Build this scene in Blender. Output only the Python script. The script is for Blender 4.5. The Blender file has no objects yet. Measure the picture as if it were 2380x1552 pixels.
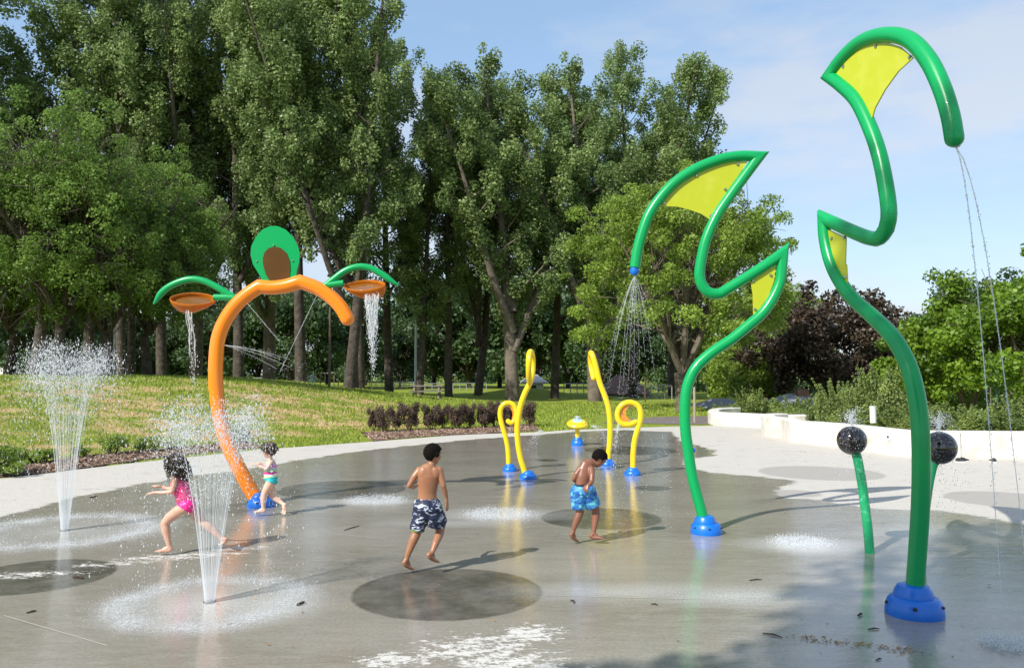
import bpy, bmesh, math, random
import numpy as np
from mathutils import Vector, Matrix
random.seed(7); rng = np.random.default_rng(7)
sc = bpy.context.scene
COL = sc.collection

# ------------------------------------------------------------------ camera
F = 1850.0; CX, CY = 1189.5, 776.0; HC = 1.8
TH = math.atan(94.0 / F)
cam_d = bpy.data.cameras.new('camera'); cam = bpy.data.objects.new('camera', cam_d); COL.objects.link(cam)
cam.location = (0, 0, HC); cam.rotation_euler = (math.radians(90) + TH, 0, 0)
cam_d.sensor_width = 36; cam_d.lens = 28.0; cam_d.clip_start = 0.1; cam_d.clip_end = 6000
sc.camera = cam
# ------------------------------------------------------------------ sky and sun
SUN_EL, SUN_AZ = math.radians(40), math.radians(224)      # azimuth clockwise from +Y (sun behind the camera, to the left)
w = bpy.data.worlds.new('World'); sc.world = w; w.use_nodes = True
nt = w.node_tree; nt.nodes.clear()
def wn(t, **k):
    n = nt.nodes.new(t)
    for a, b in k.items(): setattr(n, a, b)
    return n
sky = wn('ShaderNodeTexSky', sky_type='NISHITA', sun_disc=False, sun_elevation=SUN_EL, sun_rotation=SUN_AZ, air_density=1.0, dust_density=1.0, ozone_density=1.0, altitude=200)
tc = wn('ShaderNodeTexCoord'); mp = wn('ShaderNodeMapping'); mp.inputs['Scale'].default_value = (1.5, 1.5, 5.0)
n1 = wn('ShaderNodeTexNoise'); n1.inputs['Scale'].default_value = 1.9; n1.inputs['Detail'].default_value = 7; n1.inputs['Roughness'].default_value = .55
r1 = wn('ShaderNodeMapRange'); r1.inputs[1].default_value = .40; r1.inputs[2].default_value = .70; r1.inputs[3].default_value = .62; r1.inputs[4].default_value = 1.0
sep = wn('ShaderNodeSeparateXYZ'); nt.links.new(tc.outputs['Generated'], sep.inputs[0])
r2 = wn('ShaderNodeMapRange'); r2.inputs[1].default_value = .42; r2.inputs[2].default_value = .0; r2.inputs[3].default_value = .75; r2.inputs[4].default_value = 1.
mu = wn('ShaderNodeMath', operation='MULTIPLY'); mx = wn('ShaderNodeMix', data_type='RGBA')
mx.inputs['B'].default_value = (3.35, 3.75, 4.15, 1)
bg = wn('ShaderNodeBackground'); bg.inputs['Strength'].default_value = 0.145
out = wn('ShaderNodeOutputWorld')
L = nt.links.new
L(tc.outputs['Generated'], mp.inputs[0]); L(mp.outputs[0], n1.inputs['Vector']); L(n1.outputs[0], r1.inputs[0])
L(sep.outputs['Z'], r2.inputs[0]); L(r1.outputs[0], mu.inputs[0]); L(r2.outputs[0], mu.inputs[1])
cb = wn('ShaderNodeMix', data_type='RGBA'); cb.inputs['A'].default_value = (1.95, 3.05, 4.5, 1); cb.inputs['B'].default_value = (3.4, 3.65, 4.0, 1)
ch = wn('ShaderNodeMix', data_type='RGBA'); ch.inputs['A'].default_value = (2.75, 3.2, 3.75, 1); ch.inputs['B'].default_value = (2.0, 3.05, 4.4, 1)
r8 = wn('ShaderNodeMapRange'); r8.inputs[1].default_value = .0; r8.inputs[2].default_value = .36; L(sep.outputs['Z'], r8.inputs[0]); L(r8.outputs[0], ch.inputs['Factor']); L(ch.outputs['Result'], cb.inputs['A'])
r9 = wn('ShaderNodeMapRange'); r9.inputs[1].default_value = .42; r9.inputs[2].default_value = .60; L(n1.outputs[0], r9.inputs[0]); L(r9.outputs[0], cb.inputs['Factor']); L(cb.outputs['Result'], mx.inputs['B'])
L(mu.outputs[0], mx.inputs['Factor']); L(sky.outputs[0], mx.inputs['A']); L(mx.outputs['Result'], bg.inputs['Color']); L(bg.outputs[0], out.inputs[0])
sd = bpy.data.lights.new('sun', 'SUN'); sd.energy = 4.0; sd.angle = math.radians(0.5); sd.color = (1, .955, .88)
so = bpy.data.objects.new('sun', sd); COL.objects.link(so)
sdir = Vector((math.sin(SUN_AZ) * math.cos(SUN_EL), math.cos(SUN_AZ) * math.cos(SUN_EL), math.sin(SUN_EL)))
so.rotation_euler = sdir.to_track_quat('Z', 'Y').to_euler(); so.location = sdir * 60
sc.view_settings.view_transform = 'Standard'; sc.view_settings.look = 'None'; sc.view_settings.gamma = 1
sc.view_settings.exposure = 0.55; sc.render.engine = 'CYCLES'
try:
    sc.cycles.transparent_max_bounces = 24; sc.cycles.max_bounces = 8
except Exception: pass

# ------------------------------------------------------------------ measuring helpers
def ray(px, py):
    u, v = px - CX, CY - py
    return u, F * math.cos(TH) - v * math.sin(TH), F * math.sin(TH) + v * math.cos(TH)
def at(px, py, D):                                        # the point seen there, D metres out
    x, y, z = ray(px, py); k = D / y
    return Vector((x * k, D, HC + z * k))
def gnd(px, py, z=0.0):                                   # the point of the ground seen there
    x, y, zz = ray(px, py); k = (z - HC) / zz
    return Vector((x * k, y * k, z))
def sstep(a, b, x):
    t = np.clip((np.asarray(x, float) - a) / (b - a), 0, 1); return t * t * (3 - 2 * t)

PADL = np.array([(1.0,-9.3),(13,-9.2),(13.9,-8.9),(16.2,-7.8),(19.2,-6.1),(21.5,-3.8),(24.1,-1.4),(25,.8),(26,1.8),(27.75,5.5),(28.4,7.6)])
PADR = np.array([(1.0,16.0),(17.3,16.0),(17.9,9.6),(20.2,8.9),(24,9.6),(26.2,9.6),(28.4,7.7)])
def padl(y): return np.interp(y, PADL[:,0], PADL[:,1])
def padr(y): return np.interp(y, PADR[:,0], PADR[:,1])
PLp = np.column_stack([PADL[:,1], PADL[:,0]])
def distpoly(x, y, P):                                    # distance to an open polyline
    x = np.asarray(x, float); y = np.asarray(y, float); d = np.full(x.shape, 1e9)
    for a, b in zip(P[:-1], P[1:]):
        e = b - a; t = np.clip(((x - a[0]) * e[0] + (y - a[1]) * e[1]) / (e @ e), 0, 1)
        d = np.minimum(d, np.hypot(x - a[0] - t * e[0], y - a[1] - t * e[1]))
    return d
def patchy(x, y):
    x = np.asarray(x, float); y = np.asarray(y, float); v = 0
    for a, b_, p, w_ in ((.55,1.1,.3,.6),(1.3,-2.4,1.9,.7),(2.6,4.1,4.,.8),(4.2,-5.9,2.2,.7),(6.7,8.2,.7,.6),(10.3,-9.1,3.3,.5)): v = v + w_*np.sin(a*x+b_*y+p+1.3*np.sin(.7*a*y-.5*b_*x+p))
    s = distpoly(x, y, PLp); u = x/np.maximum(y, 3)*F + CX
    zone = sstep(1.5, 3.2, s)*(1-sstep(9, 15, s))*np.interp(u, [-3000,0,300,640,950,1060], [.6,.7,.8,1,.95,0])
    return sstep(.05, .75, v*.5+.52*zone-.12)*sstep(.1,.5,zone)
def hgt(x, y):
    x = np.asarray(x, float); y = np.asarray(y, float)
    inside = (y < 28.5) & (x > padl(np.minimum(y, 28.4))) & (x < padr(np.minimum(y, 28.4)) )
    s = distpoly(x, y, PLp)
    u = np.where(y > 3, x / np.maximum(y, 3) * F + CX, np.where(x < 0, 0, 2400))
    crest = np.interp(u, [-4000, 350, 550, 700, 850, 1000, 1150, 1260], [1.70, 1.68, 1.56, 1.26, .82, .36, .07, 0])
    front = sstep(.9, 14, s) * (1 - .75 * sstep(26, 48, s))
    m = crest * front
    m = m + .035 * np.sin(x * .9 + .4 * y) * np.sin(y * .7) * sstep(1.5, 6, s)
    dr = -3.0 * sstep(1640, 1900, u) * sstep(24, 60, y)
    # small bank of earth under the trees
    bank = .75 * np.exp(-(((x - 1.2) / 3.6) ** 2 + ((y - 62) / 2.6) ** 2))
    z = m + dr + bank + .0
    return np.where(inside, -.08, z)

# ------------------------------------------------------------------ object helpers
def tag(o, label=None, cat=None, group=None, kind=None):
    if label: o['label'] = label
    if cat: o['category'] = cat
    if group: o['group'] = group
    if kind: o['kind'] = kind
    return o
def thing(name, label, cat, loc=(0,0,0), group=None, rz=0):
    o = bpy.data.objects.new(name, None); COL.objects.link(o); o.location = loc; o.rotation_euler = (0,0,rz)
    o.empty_display_size = .2
    return tag(o, label, cat, group)
class MB:
    def __init__(s): s.v = []; s.f = []; s.n = 0
    def add(s, v, f):
        v = [tuple(p) for p in v]; s.v += v; s.f += [tuple(i + s.n for i in q) for q in f]; s.n += len(v); return s
    def box(s, c, d, rz=0, M=None):
        hx, hy, hz = d[0]/2, d[1]/2, d[2]/2; P = []
        for z in (-hz, hz):
            for x, y in ((-hx,-hy),(hx,-hy),(hx,hy),(-hx,hy)):
                p = Vector((x, y, z))
                if M is not None: p = M @ p
                elif rz: p = Matrix.Rotation(rz, 3, 'Z') @ p
                P.append(p + Vector(c))
        return s.add(P, [(3,2,1,0),(4,5,6,7),(0,1,5,4),(1,2,6,5),(2,3,7,6),(3,0,4,7)])
    def build(s, name, mat, parent=None, smooth=True, off=None):
        if off is None: off = parent_world(parent)
        me = bpy.data.meshes.new(name)
        me.from_pydata([(p[0]-off[0], p[1]-off[1], p[2]-off[2]) for p in s.v], [], s.f)
        if smooth:
            me.polygons.foreach_set('use_smooth', [True]*len(me.polygons))
            try: me.set_sharp_from_angle(angle=math.radians(40))
            except Exception: pass
        o = bpy.data.objects.new(name, me); COL.objects.link(o); o.parent = parent
        if mat: me.materials.append(mat)
        return o
def parent_world(p):
    t = Vector((0,0,0))
    while p is not None: t += Vector(p.location); p = p.parent
    return t
def npmesh(name, V, Q, mat, parent=None, off=(0,0,0), face_attr=None, pt_attr=None, smooth=False):
    V = np.asarray(V, np.float32) - np.asarray(off, np.float32); Q = np.asarray(Q, np.int32)
    me = bpy.data.meshes.new(name); k = Q.shape[1]
    me.vertices.add(len(V)); me.vertices.foreach_set('co', V.ravel())
    me.loops.add(Q.size); me.loops.foreach_set('vertex_index', Q.ravel())
    me.polygons.add(len(Q)); me.polygons.foreach_set('loop_start', np.arange(0, Q.size, k, dtype=np.int32))
    me.polygons.foreach_set('loop_total', np.full(len(Q), k, np.int32))
    if smooth: me.polygons.foreach_set('use_smooth', np.ones(len(Q), bool))
    me.update(calc_edges=True)
    for d, dom in ((face_attr, 'FACE'), (pt_attr, 'POINT')):
        for a, arr in (d or {}).items():
            at_ = me.attributes.new(a, 'FLOAT', dom); at_.data.foreach_set('value', np.asarray(arr, np.float32))
    o = bpy.data.objects.new(name, me); COL.objects.link(o); o.parent = parent
    if mat: me.materials.append(mat)
    return o
def copy_tree(o, parent=None):
    c = o.copy(); COL.objects.link(c); c.parent = parent
    for ch in list(o.children): copy_tree(ch, c)
    return c

def resample(P, step):                                    # Catmull-Rom through rows (x,y,z,r)
    P = np.array(P, float)
    if len(P) == 2: return P
    Q = np.vstack([2*P[0]-P[1], P, 2*P[-1]-P[-2]]); outp = []
    for i in range(1, len(Q)-2):
        n = max(2, int(np.linalg.norm(Q[i+1][:3]-Q[i][:3]) / step))
        for k in range(n):
            t = k / n
            outp.append(.5*((2*Q[i]) + (-Q[i-1]+Q[i+1])*t + (2*Q[i-1]-5*Q[i]+4*Q[i+1]-Q[i+2])*t*t + (-Q[i-1]+3*Q[i]-3*Q[i+1]+Q[i+2])*t**3))
    outp.append(P[-1]); return np.array(outp)
def sweep(mb, P, segs=20, cap0=True, cap1=True, dome0=False, dome1=False):
    """tube along rows (x,y,z,r): mitred at every bend"""
    P = [np.array(p, float) for p in P]
    if dome1:
        t = P[-1][:3]-P[-2][:3]; t /= np.linalg.norm(t); r = P[-1][3]; e = P[-1].copy()
        for a in (20, 40, 58, 72, 84):
            q = e.copy(); q[:3] = e[:3] + t*r*math.sin(math.radians(a)); q[3] = r*math.cos(math.radians(a)); P.append(q)
    if dome0:
        t = P[0][:3]-P[1][:3]; t /= np.linalg.norm(t); r = P[0][3]; e = P[0].copy()
        for a in (20, 40, 58, 72, 84):
            q = e.copy(); q[:3] = e[:3] + t*r*math.sin(math.radians(a)); q[3] = r*math.cos(math.radians(a)); P.insert(0, q)
    n = len(P); V = []; nrm = None
    T = [Vector(P[i+1][:3]-P[i][:3]).normalized() for i in range(n-1)]
    u = T[0].orthogonal().normalized()
    base = n
    for i in range(n):
        tin = T[max(i-1, 0)]; tout = T[min(i, n-2)]
        if i > 0:                                          # carry the frame round the bend
            a = T[max(i-2,0)] if i > 1 else T[0]
            q = a.rotation_difference(tin) if i > 1 else None
            if q is not None: u = (q @ u).normalized()
        u = (u - tin*u.dot(tin)).normalized(); v = tin.cross(u)
        m = (tin + tout)
        c = Vector(P[i][:3]); r = P[i][3]
        pl = m.normalized() if m.length > 1e-4 else tin
        for k in range(segs):
            a = 2*math.pi*k/segs; d = (u*math.cos(a) + v*math.sin(a)) * r
            den = tin.dot(pl); s = -d.dot(pl)/den if abs(den) > .15 else 0
            V.append(c + d + tin*s)
    Fc = []
    for i in range(n-1):
        for k in range(segs):
            a = i*segs+k; b = i*segs+(k+1) % segs; Fc.append((a, b, b+segs, a+segs))
    if cap0: Fc.append(tuple(range(segs))[::-1])
    if cap1: Fc.append(tuple((n-1)*segs+k for k in range(segs)))
    mb.add(V, Fc)
def pipe(sections, step=.05):
    """sections of rows (x,y,z,r) that meet at sharp mitred corners -> one row list"""
    S = [list(resample(s, step)) for s in sections]
    for i in range(len(S)-1):
        a, b = S[i], S[i+1]; c = a[-1]
        ti = a[-1][:3]-a[-2][:3]; to = b[1][:3]-b[0][:3]
        ca = np.dot(ti, to)/(np.linalg.norm(ti)*np.linalg.norm(to)); ph = math.acos(np.clip(ca, -1, 1))
        lim = c[3]*math.tan(min(ph/2, 1.35))*1.05
        while len(a) > 2 and np.linalg.norm(a[-2][:3]-c[:3]) < lim: a.pop(-2)
        while len(b) > 2 and np.linalg.norm(b[1][:3]-c[:3]) < lim: b.pop(1)
    R = S[0]
    for s in S[1:]: R = R + s[1:]
    return R
def lathe(mb, c, prof, segs=32, M=None, sy=1.0):
    V = []
    for r, z in prof:
        for k in range(segs):
            a = 2*math.pi*k/segs; p = Vector((r*math.cos(a), r*math.sin(a)*sy, z))
            if M is not None: p = M @ p
            V.append(p + Vector(c))
    Fc = []
    n = len(prof)
    for i in range(n-1):
        for k in range(segs):
            a = i*segs+k; b = i*segs+(k+1) % segs; Fc.append((a, b, b+segs, a+segs))
    if prof[0][0] > 1e-5: Fc.append(tuple(range(segs))[::-1])
    if prof[-1][0] > 1e-5: Fc.append(tuple((n-1)*segs+k for k in range(segs)))
    mb.add(V, Fc)
def ball(mb, c, r, segs=12, rings=8, s=(1,1,1), M=None):
    prof = [(max(1e-6, r*math.sin(math.pi*i/rings)), -r*math.cos(math.pi*i/rings)) for i in range(rings+1)]
    V = []
    for rr, z in prof:
        for k in range(segs):
            a = 2*math.pi*k/segs; p = Vector((rr*math.cos(a)*s[0], rr*math.sin(a)*s[1], z*s[2]))
            if M is not None: p = M @ p
            V.append(p + Vector(c))
    Fc = []
    for i in range(rings):
        for k in range(segs):
            a = i*segs+k; b = i*segs+(k+1) % segs; Fc.append((a, b, b+segs, a+segs))
    mb.add(V, Fc)
def plate(mb, pts, th):
    """flat sheet with thickness from an outline of 3D points"""
    P = [Vector(p) for p in pts]; n = Vector((0,0,0))
    for i in range(len(P)):
        a, b = P[i], P[(i+1) % len(P)]; n += a.cross(b)
    n.normalize(); k = len(P)
    V = [p + n*th/2 for p in P] + [p - n*th/2 for p in P]
    from mathutils.geometry import tessellate_polygon
    T = tessellate_polygon([P]); Fc = []
    for t in T:
        a, b, c = [P[i] for i in t]
        if (b-a).cross(c-a).dot(n) < 0: t = t[::-1]
        Fc.append(tuple(t)); Fc.append(tuple(i+k for i in t[::-1]))
    for i in range(k): j = (i+1) % k; Fc.append((i, i+k, j+k, j))
    mb.add(V, Fc); return n

# ------------------------------------------------------------------ materials
MATS = {}
def mat(name, base, rough=.5, metal=0, coat=0, spec=.5, alpha=1, trans=0, bump=None, var=None):
    if name in MATS: return MATS[name]
    m = bpy.data.materials.new(name); m.use_nodes = True; t = m.node_tree; b = t.nodes['Principled BSDF']
    b.inputs['Base Color'].default_value = (*base, 1); b.inputs['Roughness'].default_value = rough
    b.inputs['Metallic'].default_value = metal; b.inputs['Coat Weight'].default_value = coat
    b.inputs['Coat Roughness'].default_value = .05
    b.inputs['Specular IOR Level'].default_value = spec; b.inputs['Alpha'].default_value = alpha
    b.inputs['Transmission Weight'].default_value = trans
    if bump or var:
        tcn = t.nodes.new('ShaderNodeTexCoord')
    if bump:
        n = t.nodes.new('ShaderNodeTexNoise'); n.inputs['Scale'].default_value = bump[0]; n.inputs['Detail'].default_value = 5
        bp = t.nodes.new('ShaderNodeBump'); bp.inputs['Strength'].default_value = bump[1]; bp.inputs['Distance'].default_value = bump[2]
        t.links.new(tcn.outputs['Object'], n.inputs['Vector']); t.links.new(n.outputs[0], bp.inputs['Height']); t.links.new(bp.outputs[0], b.inputs['Normal'])
    if var:                                                # (scale, colour2, lo, hi)
        n = t.nodes.new('ShaderNodeTexNoise'); n.inputs['Scale'].default_value = var[0]; n.inputs['Detail'].default_value = 6
        r = t.nodes.new('ShaderNodeMapRange'); r.inputs[1].default_value = var[2]; r.inputs[2].default_value = var[3]
        x = t.nodes.new('ShaderNodeMix'); x.data_type = 'RGBA'; x.inputs['A'].default_value = (*base, 1); x.inputs['B'].default_value = (*var[1], 1)
        t.links.new(tcn.outputs['Object'], n.inputs['Vector']); t.links.new(n.outputs[0], r.inputs[0]); t.links.new(r.outputs[0], x.inputs['Factor']); t.links.new(x.outputs['Result'], b.inputs['Base Color'])
    MATS[name] = m; return m
def leafmat(name, dark, light, rough=.42, transl=.3, spec=.5):
    m = bpy.data.materials.new(name); m.use_nodes = True; t = m.node_tree; b = t.nodes['Principled BSDF']; o = t.nodes['Material Output']
    a = t.nodes.new('ShaderNodeAttribute'); a.attribute_name = 'tint'
    x = t.nodes.new('ShaderNodeMix'); x.data_type = 'RGBA'; x.inputs['A'].default_value = (*dark, 1); x.inputs['B'].default_value = (*light, 1)
    t.links.new(a.outputs['Fac'], x.inputs['Factor']); t.links.new(x.outputs['Result'], b.inputs['Base Color'])
    b.inputs['Roughness'].default_value = rough; b.inputs['Specular IOR Level'].default_value = spec
    tr = t.nodes.new('ShaderNodeBsdfTranslucent'); g = t.nodes.new('ShaderNodeGamma'); g.inputs['Gamma'].default_value = .85
    t.links.new(x.outputs['Result'], g.inputs[0]); t.links.new(g.outputs[0], tr.inputs['Color'])
    ms = t.nodes.new('ShaderNodeMixShader'); ms.inputs[0].default_value = transl
    t.links.new(b.outputs[0], ms.inputs[1]); t.links.new(tr.outputs[0], ms.inputs[2]); t.links.new(ms.outputs[0], o.inputs[0])
    return m
def nodes(m): return m.node_tree.nodes, m.node_tree.links.new
GREEN = mat('green_paint', (.0, .33, .09), .30, coat=.12, spec=.4, bump=(7, .02, .01))
LIME = mat('lime_panel', (.46, .50, .012), .38, coat=.15, var=(5, (.54, .56, .06), .5, .8))
LIMEB = LIME
ORANGE = mat('orange_paint', (.90, .24, .006), .28, coat=.4, bump=(9, .02, .01))
YELLOW = mat('yellow_paint', (.86, .60, .006), .3, coat=.35, bump=(9, .02, .01))
BLUE = mat('blue_base', (.0, .145, .62), .38, coat=.2, bump=(30, .08, .004))
STEEL = mat('steel', (.5, .5, .5), .3, metal=1)
BLACK = mat('black', (.012, .012, .012), .5)
BALLM = mat('speckled_black', (.012, .009, .010), .12, coat=.6, var=(55, (.22, .20, .20), .56, .66))
# ---- amber see-through plastic
AMBER = bpy.data.materials.new('amber_plastic'); AMBER.use_nodes = True
nn, LL = nodes(AMBER); b = nn['Principled BSDF']; b.inputs['Base Color'].default_value = (.62, .20, .015, 1); b.inputs['Roughness'].default_value = .08
trn = nn.new('ShaderNodeBsdfTransparent'); trn.inputs[0].default_value = (1, .55, .12, 1); msx = nn.new('ShaderNodeMixShader'); msx.inputs[0].default_value = .4
LL(b.outputs[0], msx.inputs[1]); LL(trn.outputs[0], msx.inputs[2]); LL(msx.outputs[0], nn['Material Output'].inputs[0])
BROWNP = mat('brown_acrylic', (.085, .036, .003), .3, var=(4, (.12, .045, .004), .45, .75))
# ---- water
def water(name, opac, rough=.15):
    m = bpy.data.materials.new(name); m.use_nodes = True; nn, LL = nodes(m); b = nn['Principled BSDF']
    b.inputs['Base Color'].default_value = (.9, .93, .95, 1); b.inputs['Roughness'].default_value = rough
    tr = nn.new('ShaderNodeBsdfTranslucent'); tr.inputs[0].default_value = (.9, .93, .95, 1)
    a = nn.new('ShaderNodeMixShader'); a.inputs[0].default_value = .4; LL(b.outputs[0], a.inputs[1]); LL(tr.outputs[0], a.inputs[2])
    tp = nn.new('ShaderNodeBsdfTransparent'); c = nn.new('ShaderNodeMixShader'); c.inputs[0].default_value = opac
    LL(tp.outputs[0], c.inputs[1]); LL(a.outputs[0], c.inputs[2]); LL(c.outputs[0], nn['Material Output'].inputs[0])
    return m
DROP = water('water_drops', .75); STREAM = water('water_stream', .42); THIN = water('water_thread', .38)
FOAM = bpy.data.materials.new('foam'); FOAM.use_nodes = True
nn, LL = nodes(FOAM); b = nn['Principled BSDF']; b.inputs['Base Color'].default_value = (.8, .82, .83, 1); b.inputs['Roughness'].default_value = .5
t1 = nn.new('ShaderNodeTexCoord'); q = nn.new('ShaderNodeTexNoise'); q.inputs['Scale'].default_value = 48; q.inputs['Detail'].default_value = 8; q.inputs['Roughness'].default_value = .75
q0 = nn.new('ShaderNodeTexNoise'); q0.inputs['Scale'].default_value = 3.2; q0.inputs['Detail'].default_value = 3
at_ = nn.new('ShaderNodeAttribute'); at_.attribute_name = 'dens'
s1 = nn.new('ShaderNodeMapRange'); s1.inputs[1].default_value = .36; s1.inputs[2].default_value = .66; s1.inputs[3].default_value = .0; s1.inputs[4].default_value = 1.
s2 = nn.new('ShaderNodeMapRange'); s2.inputs[1].default_value = .35; s2.inputs[2].default_value = .65; s2.inputs[3].default_value = .35; s2.inputs[4].default_value = 1.
k1 = nn.new('ShaderNodeMath'); k1.operation = 'MULTIPLY'; k2 = nn.new('ShaderNodeMath'); k2.operation = 'MULTIPLY'
LL(t1.outputs['Object'], q.inputs['Vector']); LL(t1.outputs['Object'], q0.inputs['Vector']); LL(q.outputs[0], s1.inputs[0]); LL(q0.outputs[0], s2.inputs[0])
LL(s1.outputs[0], k1.inputs[0]); LL(s2.outputs[0], k1.inputs[1]); LL(k1.outputs[0], k2.inputs[0]); LL(at_.outputs['Fac'], k2.inputs[1]); LL(k2.outputs[0], b.inputs['Alpha'])

BARK = mat('bark', (.05, .039, .029), .9, bump=(9, .9, .06), var=(3, (.10, .08, .06), .4, .65))
BARKL = mat('pale_bark', (.17, .14, .105), .9, bump=(9, .8, .05), var=(3, (.1, .08, .06), .4, .65))
LPOP = leafmat('poplar_leaf', (.06, .115, .028), (.32, .42, .145), .48, .34, .35)
LLOC = leafmat('locust_leaf', (.06, .115, .018), (.25, .39, .07), .5, .42, .35)
LMAP = leafmat('maple_leaf', (.09, .155, .02), (.33, .46, .07), .5, .42, .35)
LDRK = leafmat('dark_leaf', (.022, .052, .016), (.085, .15, .04), .55, .25)
LPUR = leafmat('purple_leaf', (.026, .018, .012), (.088, .060, .034), .5, .2)
LBRI = leafmat('bright_leaf', (.05, .11, .010), (.21, .34, .02), .5, .36)
LBAR = leafmat('barberry_leaf', (.04, .024, .017), (.155, .10, .07), .6, .15)
LSHR = leafmat('shrub_leaf', (.07, .12, .025), (.30, .38, .10), .55, .3)
LGRS = leafmat('grass_blade', (.15, .22, .02), (.41, .48, .07), .6, .3)
LDRY = leafmat('dry_blade', (.42, .30, .13), (.68, .50, .28), .7, .2)

# ------------------------------------------------------------------ ground
xs = np.unique(np.concatenate([-np.geomspace(60, 2500, 14), np.arange(-60, -26, 3), np.arange(-26, 26, .45), np.arange(26, 60, 2.), np.geomspace(60, 2500, 14)]))
ys = np.unique(np.concatenate([-np.geomspace(20, 600, 8), np.arange(-18, 4, 2.), np.arange(4, 50, .45), np.arange(50, 90, 1.2), np.geomspace(90, 3000, 18)]))
X, Y = np.meshgrid(xs, ys); Z = hgt(X, Y)
nx = len(xs); idx = np.arange(len(ys)*nx).reshape(len(ys), nx)
Q = np.column_stack([idx[:-1,:-1].ravel(), idx[:-1,1:].ravel(), idx[1:,1:].ravel(), idx[1:,:-1].ravel()])
s_ = distpoly(X, Y, PLp)
Upx = X/np.maximum(Y, 3)*F + CX
dryf = np.where(Y > 0, patchy(X, Y), .0)
GR = bpy.data.materials.new('grass_ground'); GR.use_nodes = True; nn, LL = nodes(GR); b = nn['Principled BSDF']; b.inputs['Roughness'].default_value = .95; b.inputs['Specular IOR Level'].default_value = .15
def N(t, **k):
    n = nn.new(t)
    for a, v in k.items(): setattr(n, a, v)
    return n
def noise(sc_, det=5, rough=.6, vec=None, coord='Object'):
    n = N('ShaderNodeTexNoise'); n.inputs['Scale'].default_value = sc_; n.inputs['Detail'].default_value = det; n.inputs['Roughness'].default_value = rough
    LL(vec if vec else TCN.outputs[coord], n.inputs['Vector']); return n.outputs[0]
def mr(v, a, b_, c=0., d=1.):
    n = N('ShaderNodeMapRange'); n.inputs[1].default_value = a; n.inputs[2].default_value = b_; n.inputs[3].default_value = c; n.inputs[4].default_value = d; LL(v, n.inputs[0]); return n.outputs[0]
def mixc(f, A, B):
    n = N('ShaderNodeMix', data_type='RGBA')
    if isinstance(f, float): n.inputs['Factor'].default_value = f
    else: LL(f, n.inputs['Factor'])
    for s, v in (('A', A), ('B', B)):
        if isinstance(v, tuple): n.inputs[s].default_value = (*v, 1)
        else: LL(v, n.inputs[s])
    return n.outputs['Result']
def mth(op, a, b_=None):
    n = N('ShaderNodeMath', operation=op)
    for i, v in enumerate((a, b_)):
        if v is None: continue
        if isinstance(v, (int, float)): n.inputs[i].default_value = v
        else: LL(v, n.inputs[i])
    return n.outputs[0]
def attr(nm):
    n = N('ShaderNodeAttribute'); n.attribute_name = nm; return n.outputs['Fac']
TCN = N('ShaderNodeTexCoord')
g = mixc(mr(noise(3.5, 8, .7), .35, .7), (.14, .185, .02), (.32, .36, .05))
g = mixc(mr(noise(.25, 4), .35, .7), g, (.22, .28, .035))
dm = mth('MULTIPLY', mr(noise(5, 6, .7), .25, .5), attr('dry'))
g = mixc(dm, g, mixc(mr(noise(9, 4), .4, .6), (.60, .42, .22), (.42, .33, .14)))
LL(g, b.inputs['Base Color'])
bp = N('ShaderNodeBump'); bp.inputs['Strength'].default_value = .9; bp.inputs['Distance'].default_value = .06; LL(noise(14, 6, .7), bp.inputs['Height']); LL(bp.outputs[0], b.inputs['Normal'])
ground = npmesh('ground', np.column_stack([X.ravel(), Y.ravel(), Z.ravel()]), Q, GR, pt_attr={'dry': dryf.ravel()}, smooth=True)
tag(ground, 'lawn with a grassy mound and dry straw patches behind the splash pad', kind='structure')

# ------------------------------------------------------------------ splash pad
def inpoly(x, y, P):
    r = np.zeros(x.shape, bool); n = len(P)
    for i in range(n):
        x1, y1 = P[i]; x2, y2 = P[(i+1) % n]
        c = ((y1 > y) != (y2 > y)) & (x < (x2-x1)*(y-y1)/((y2-y1) if y2 != y1 else 1e-9)+x1); r ^= c
    return r
def sdpoly(x, y, P):
    P = np.array(P); d = distpoly(x, y, np.vstack([P, P[:1]])); return np.where(inpoly(x, y, P), d, -d)
def gp(L_): return [tuple(gnd(a, b_)[:2]) for a, b_ in L_]
yr = np.unique(np.concatenate([np.arange(1.0, 12, .07), np.arange(12, 28.4, .12), [28.4]])); nu = 260
U = np.linspace(0, 1, nu); PX = padl(yr)[:,None] + (padr(yr)-padl(yr))[:,None]*U[None,:]; PY = np.repeat(yr[:,None], nu, 1)
inner = [(-400,1330),(-150,1240),(0,1200),(90,1178),(200,1150),(400,1112),(560,1092),(700,1068),(860,1045),(1080,1022),(1250,1010),(1330,1003),(1450,999),(1560,1003),(1577,1022),(1660,1046),(1655,1060),(1590,1068),(1585,1080),(1640,1098),(1750,1105),(1860,1118),(1790,1140),(1830,1158),(1900,1160),(1990,1176),(2060,1182),(2180,1187),(2290,1202),(2400,1222),(2800,1290),(3400,1900),(-1600,1900)]
wetsd = sdpoly(PX, PY, np.array(gp(inner)))
dry = np.clip(-wetsd/.55, -1.2, 1.2)
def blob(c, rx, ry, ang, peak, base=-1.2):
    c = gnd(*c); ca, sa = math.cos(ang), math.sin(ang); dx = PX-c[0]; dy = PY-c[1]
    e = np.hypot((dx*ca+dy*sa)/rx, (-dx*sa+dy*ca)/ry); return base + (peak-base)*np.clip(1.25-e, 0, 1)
spl = np.full(PX.shape, -1.2)
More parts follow.
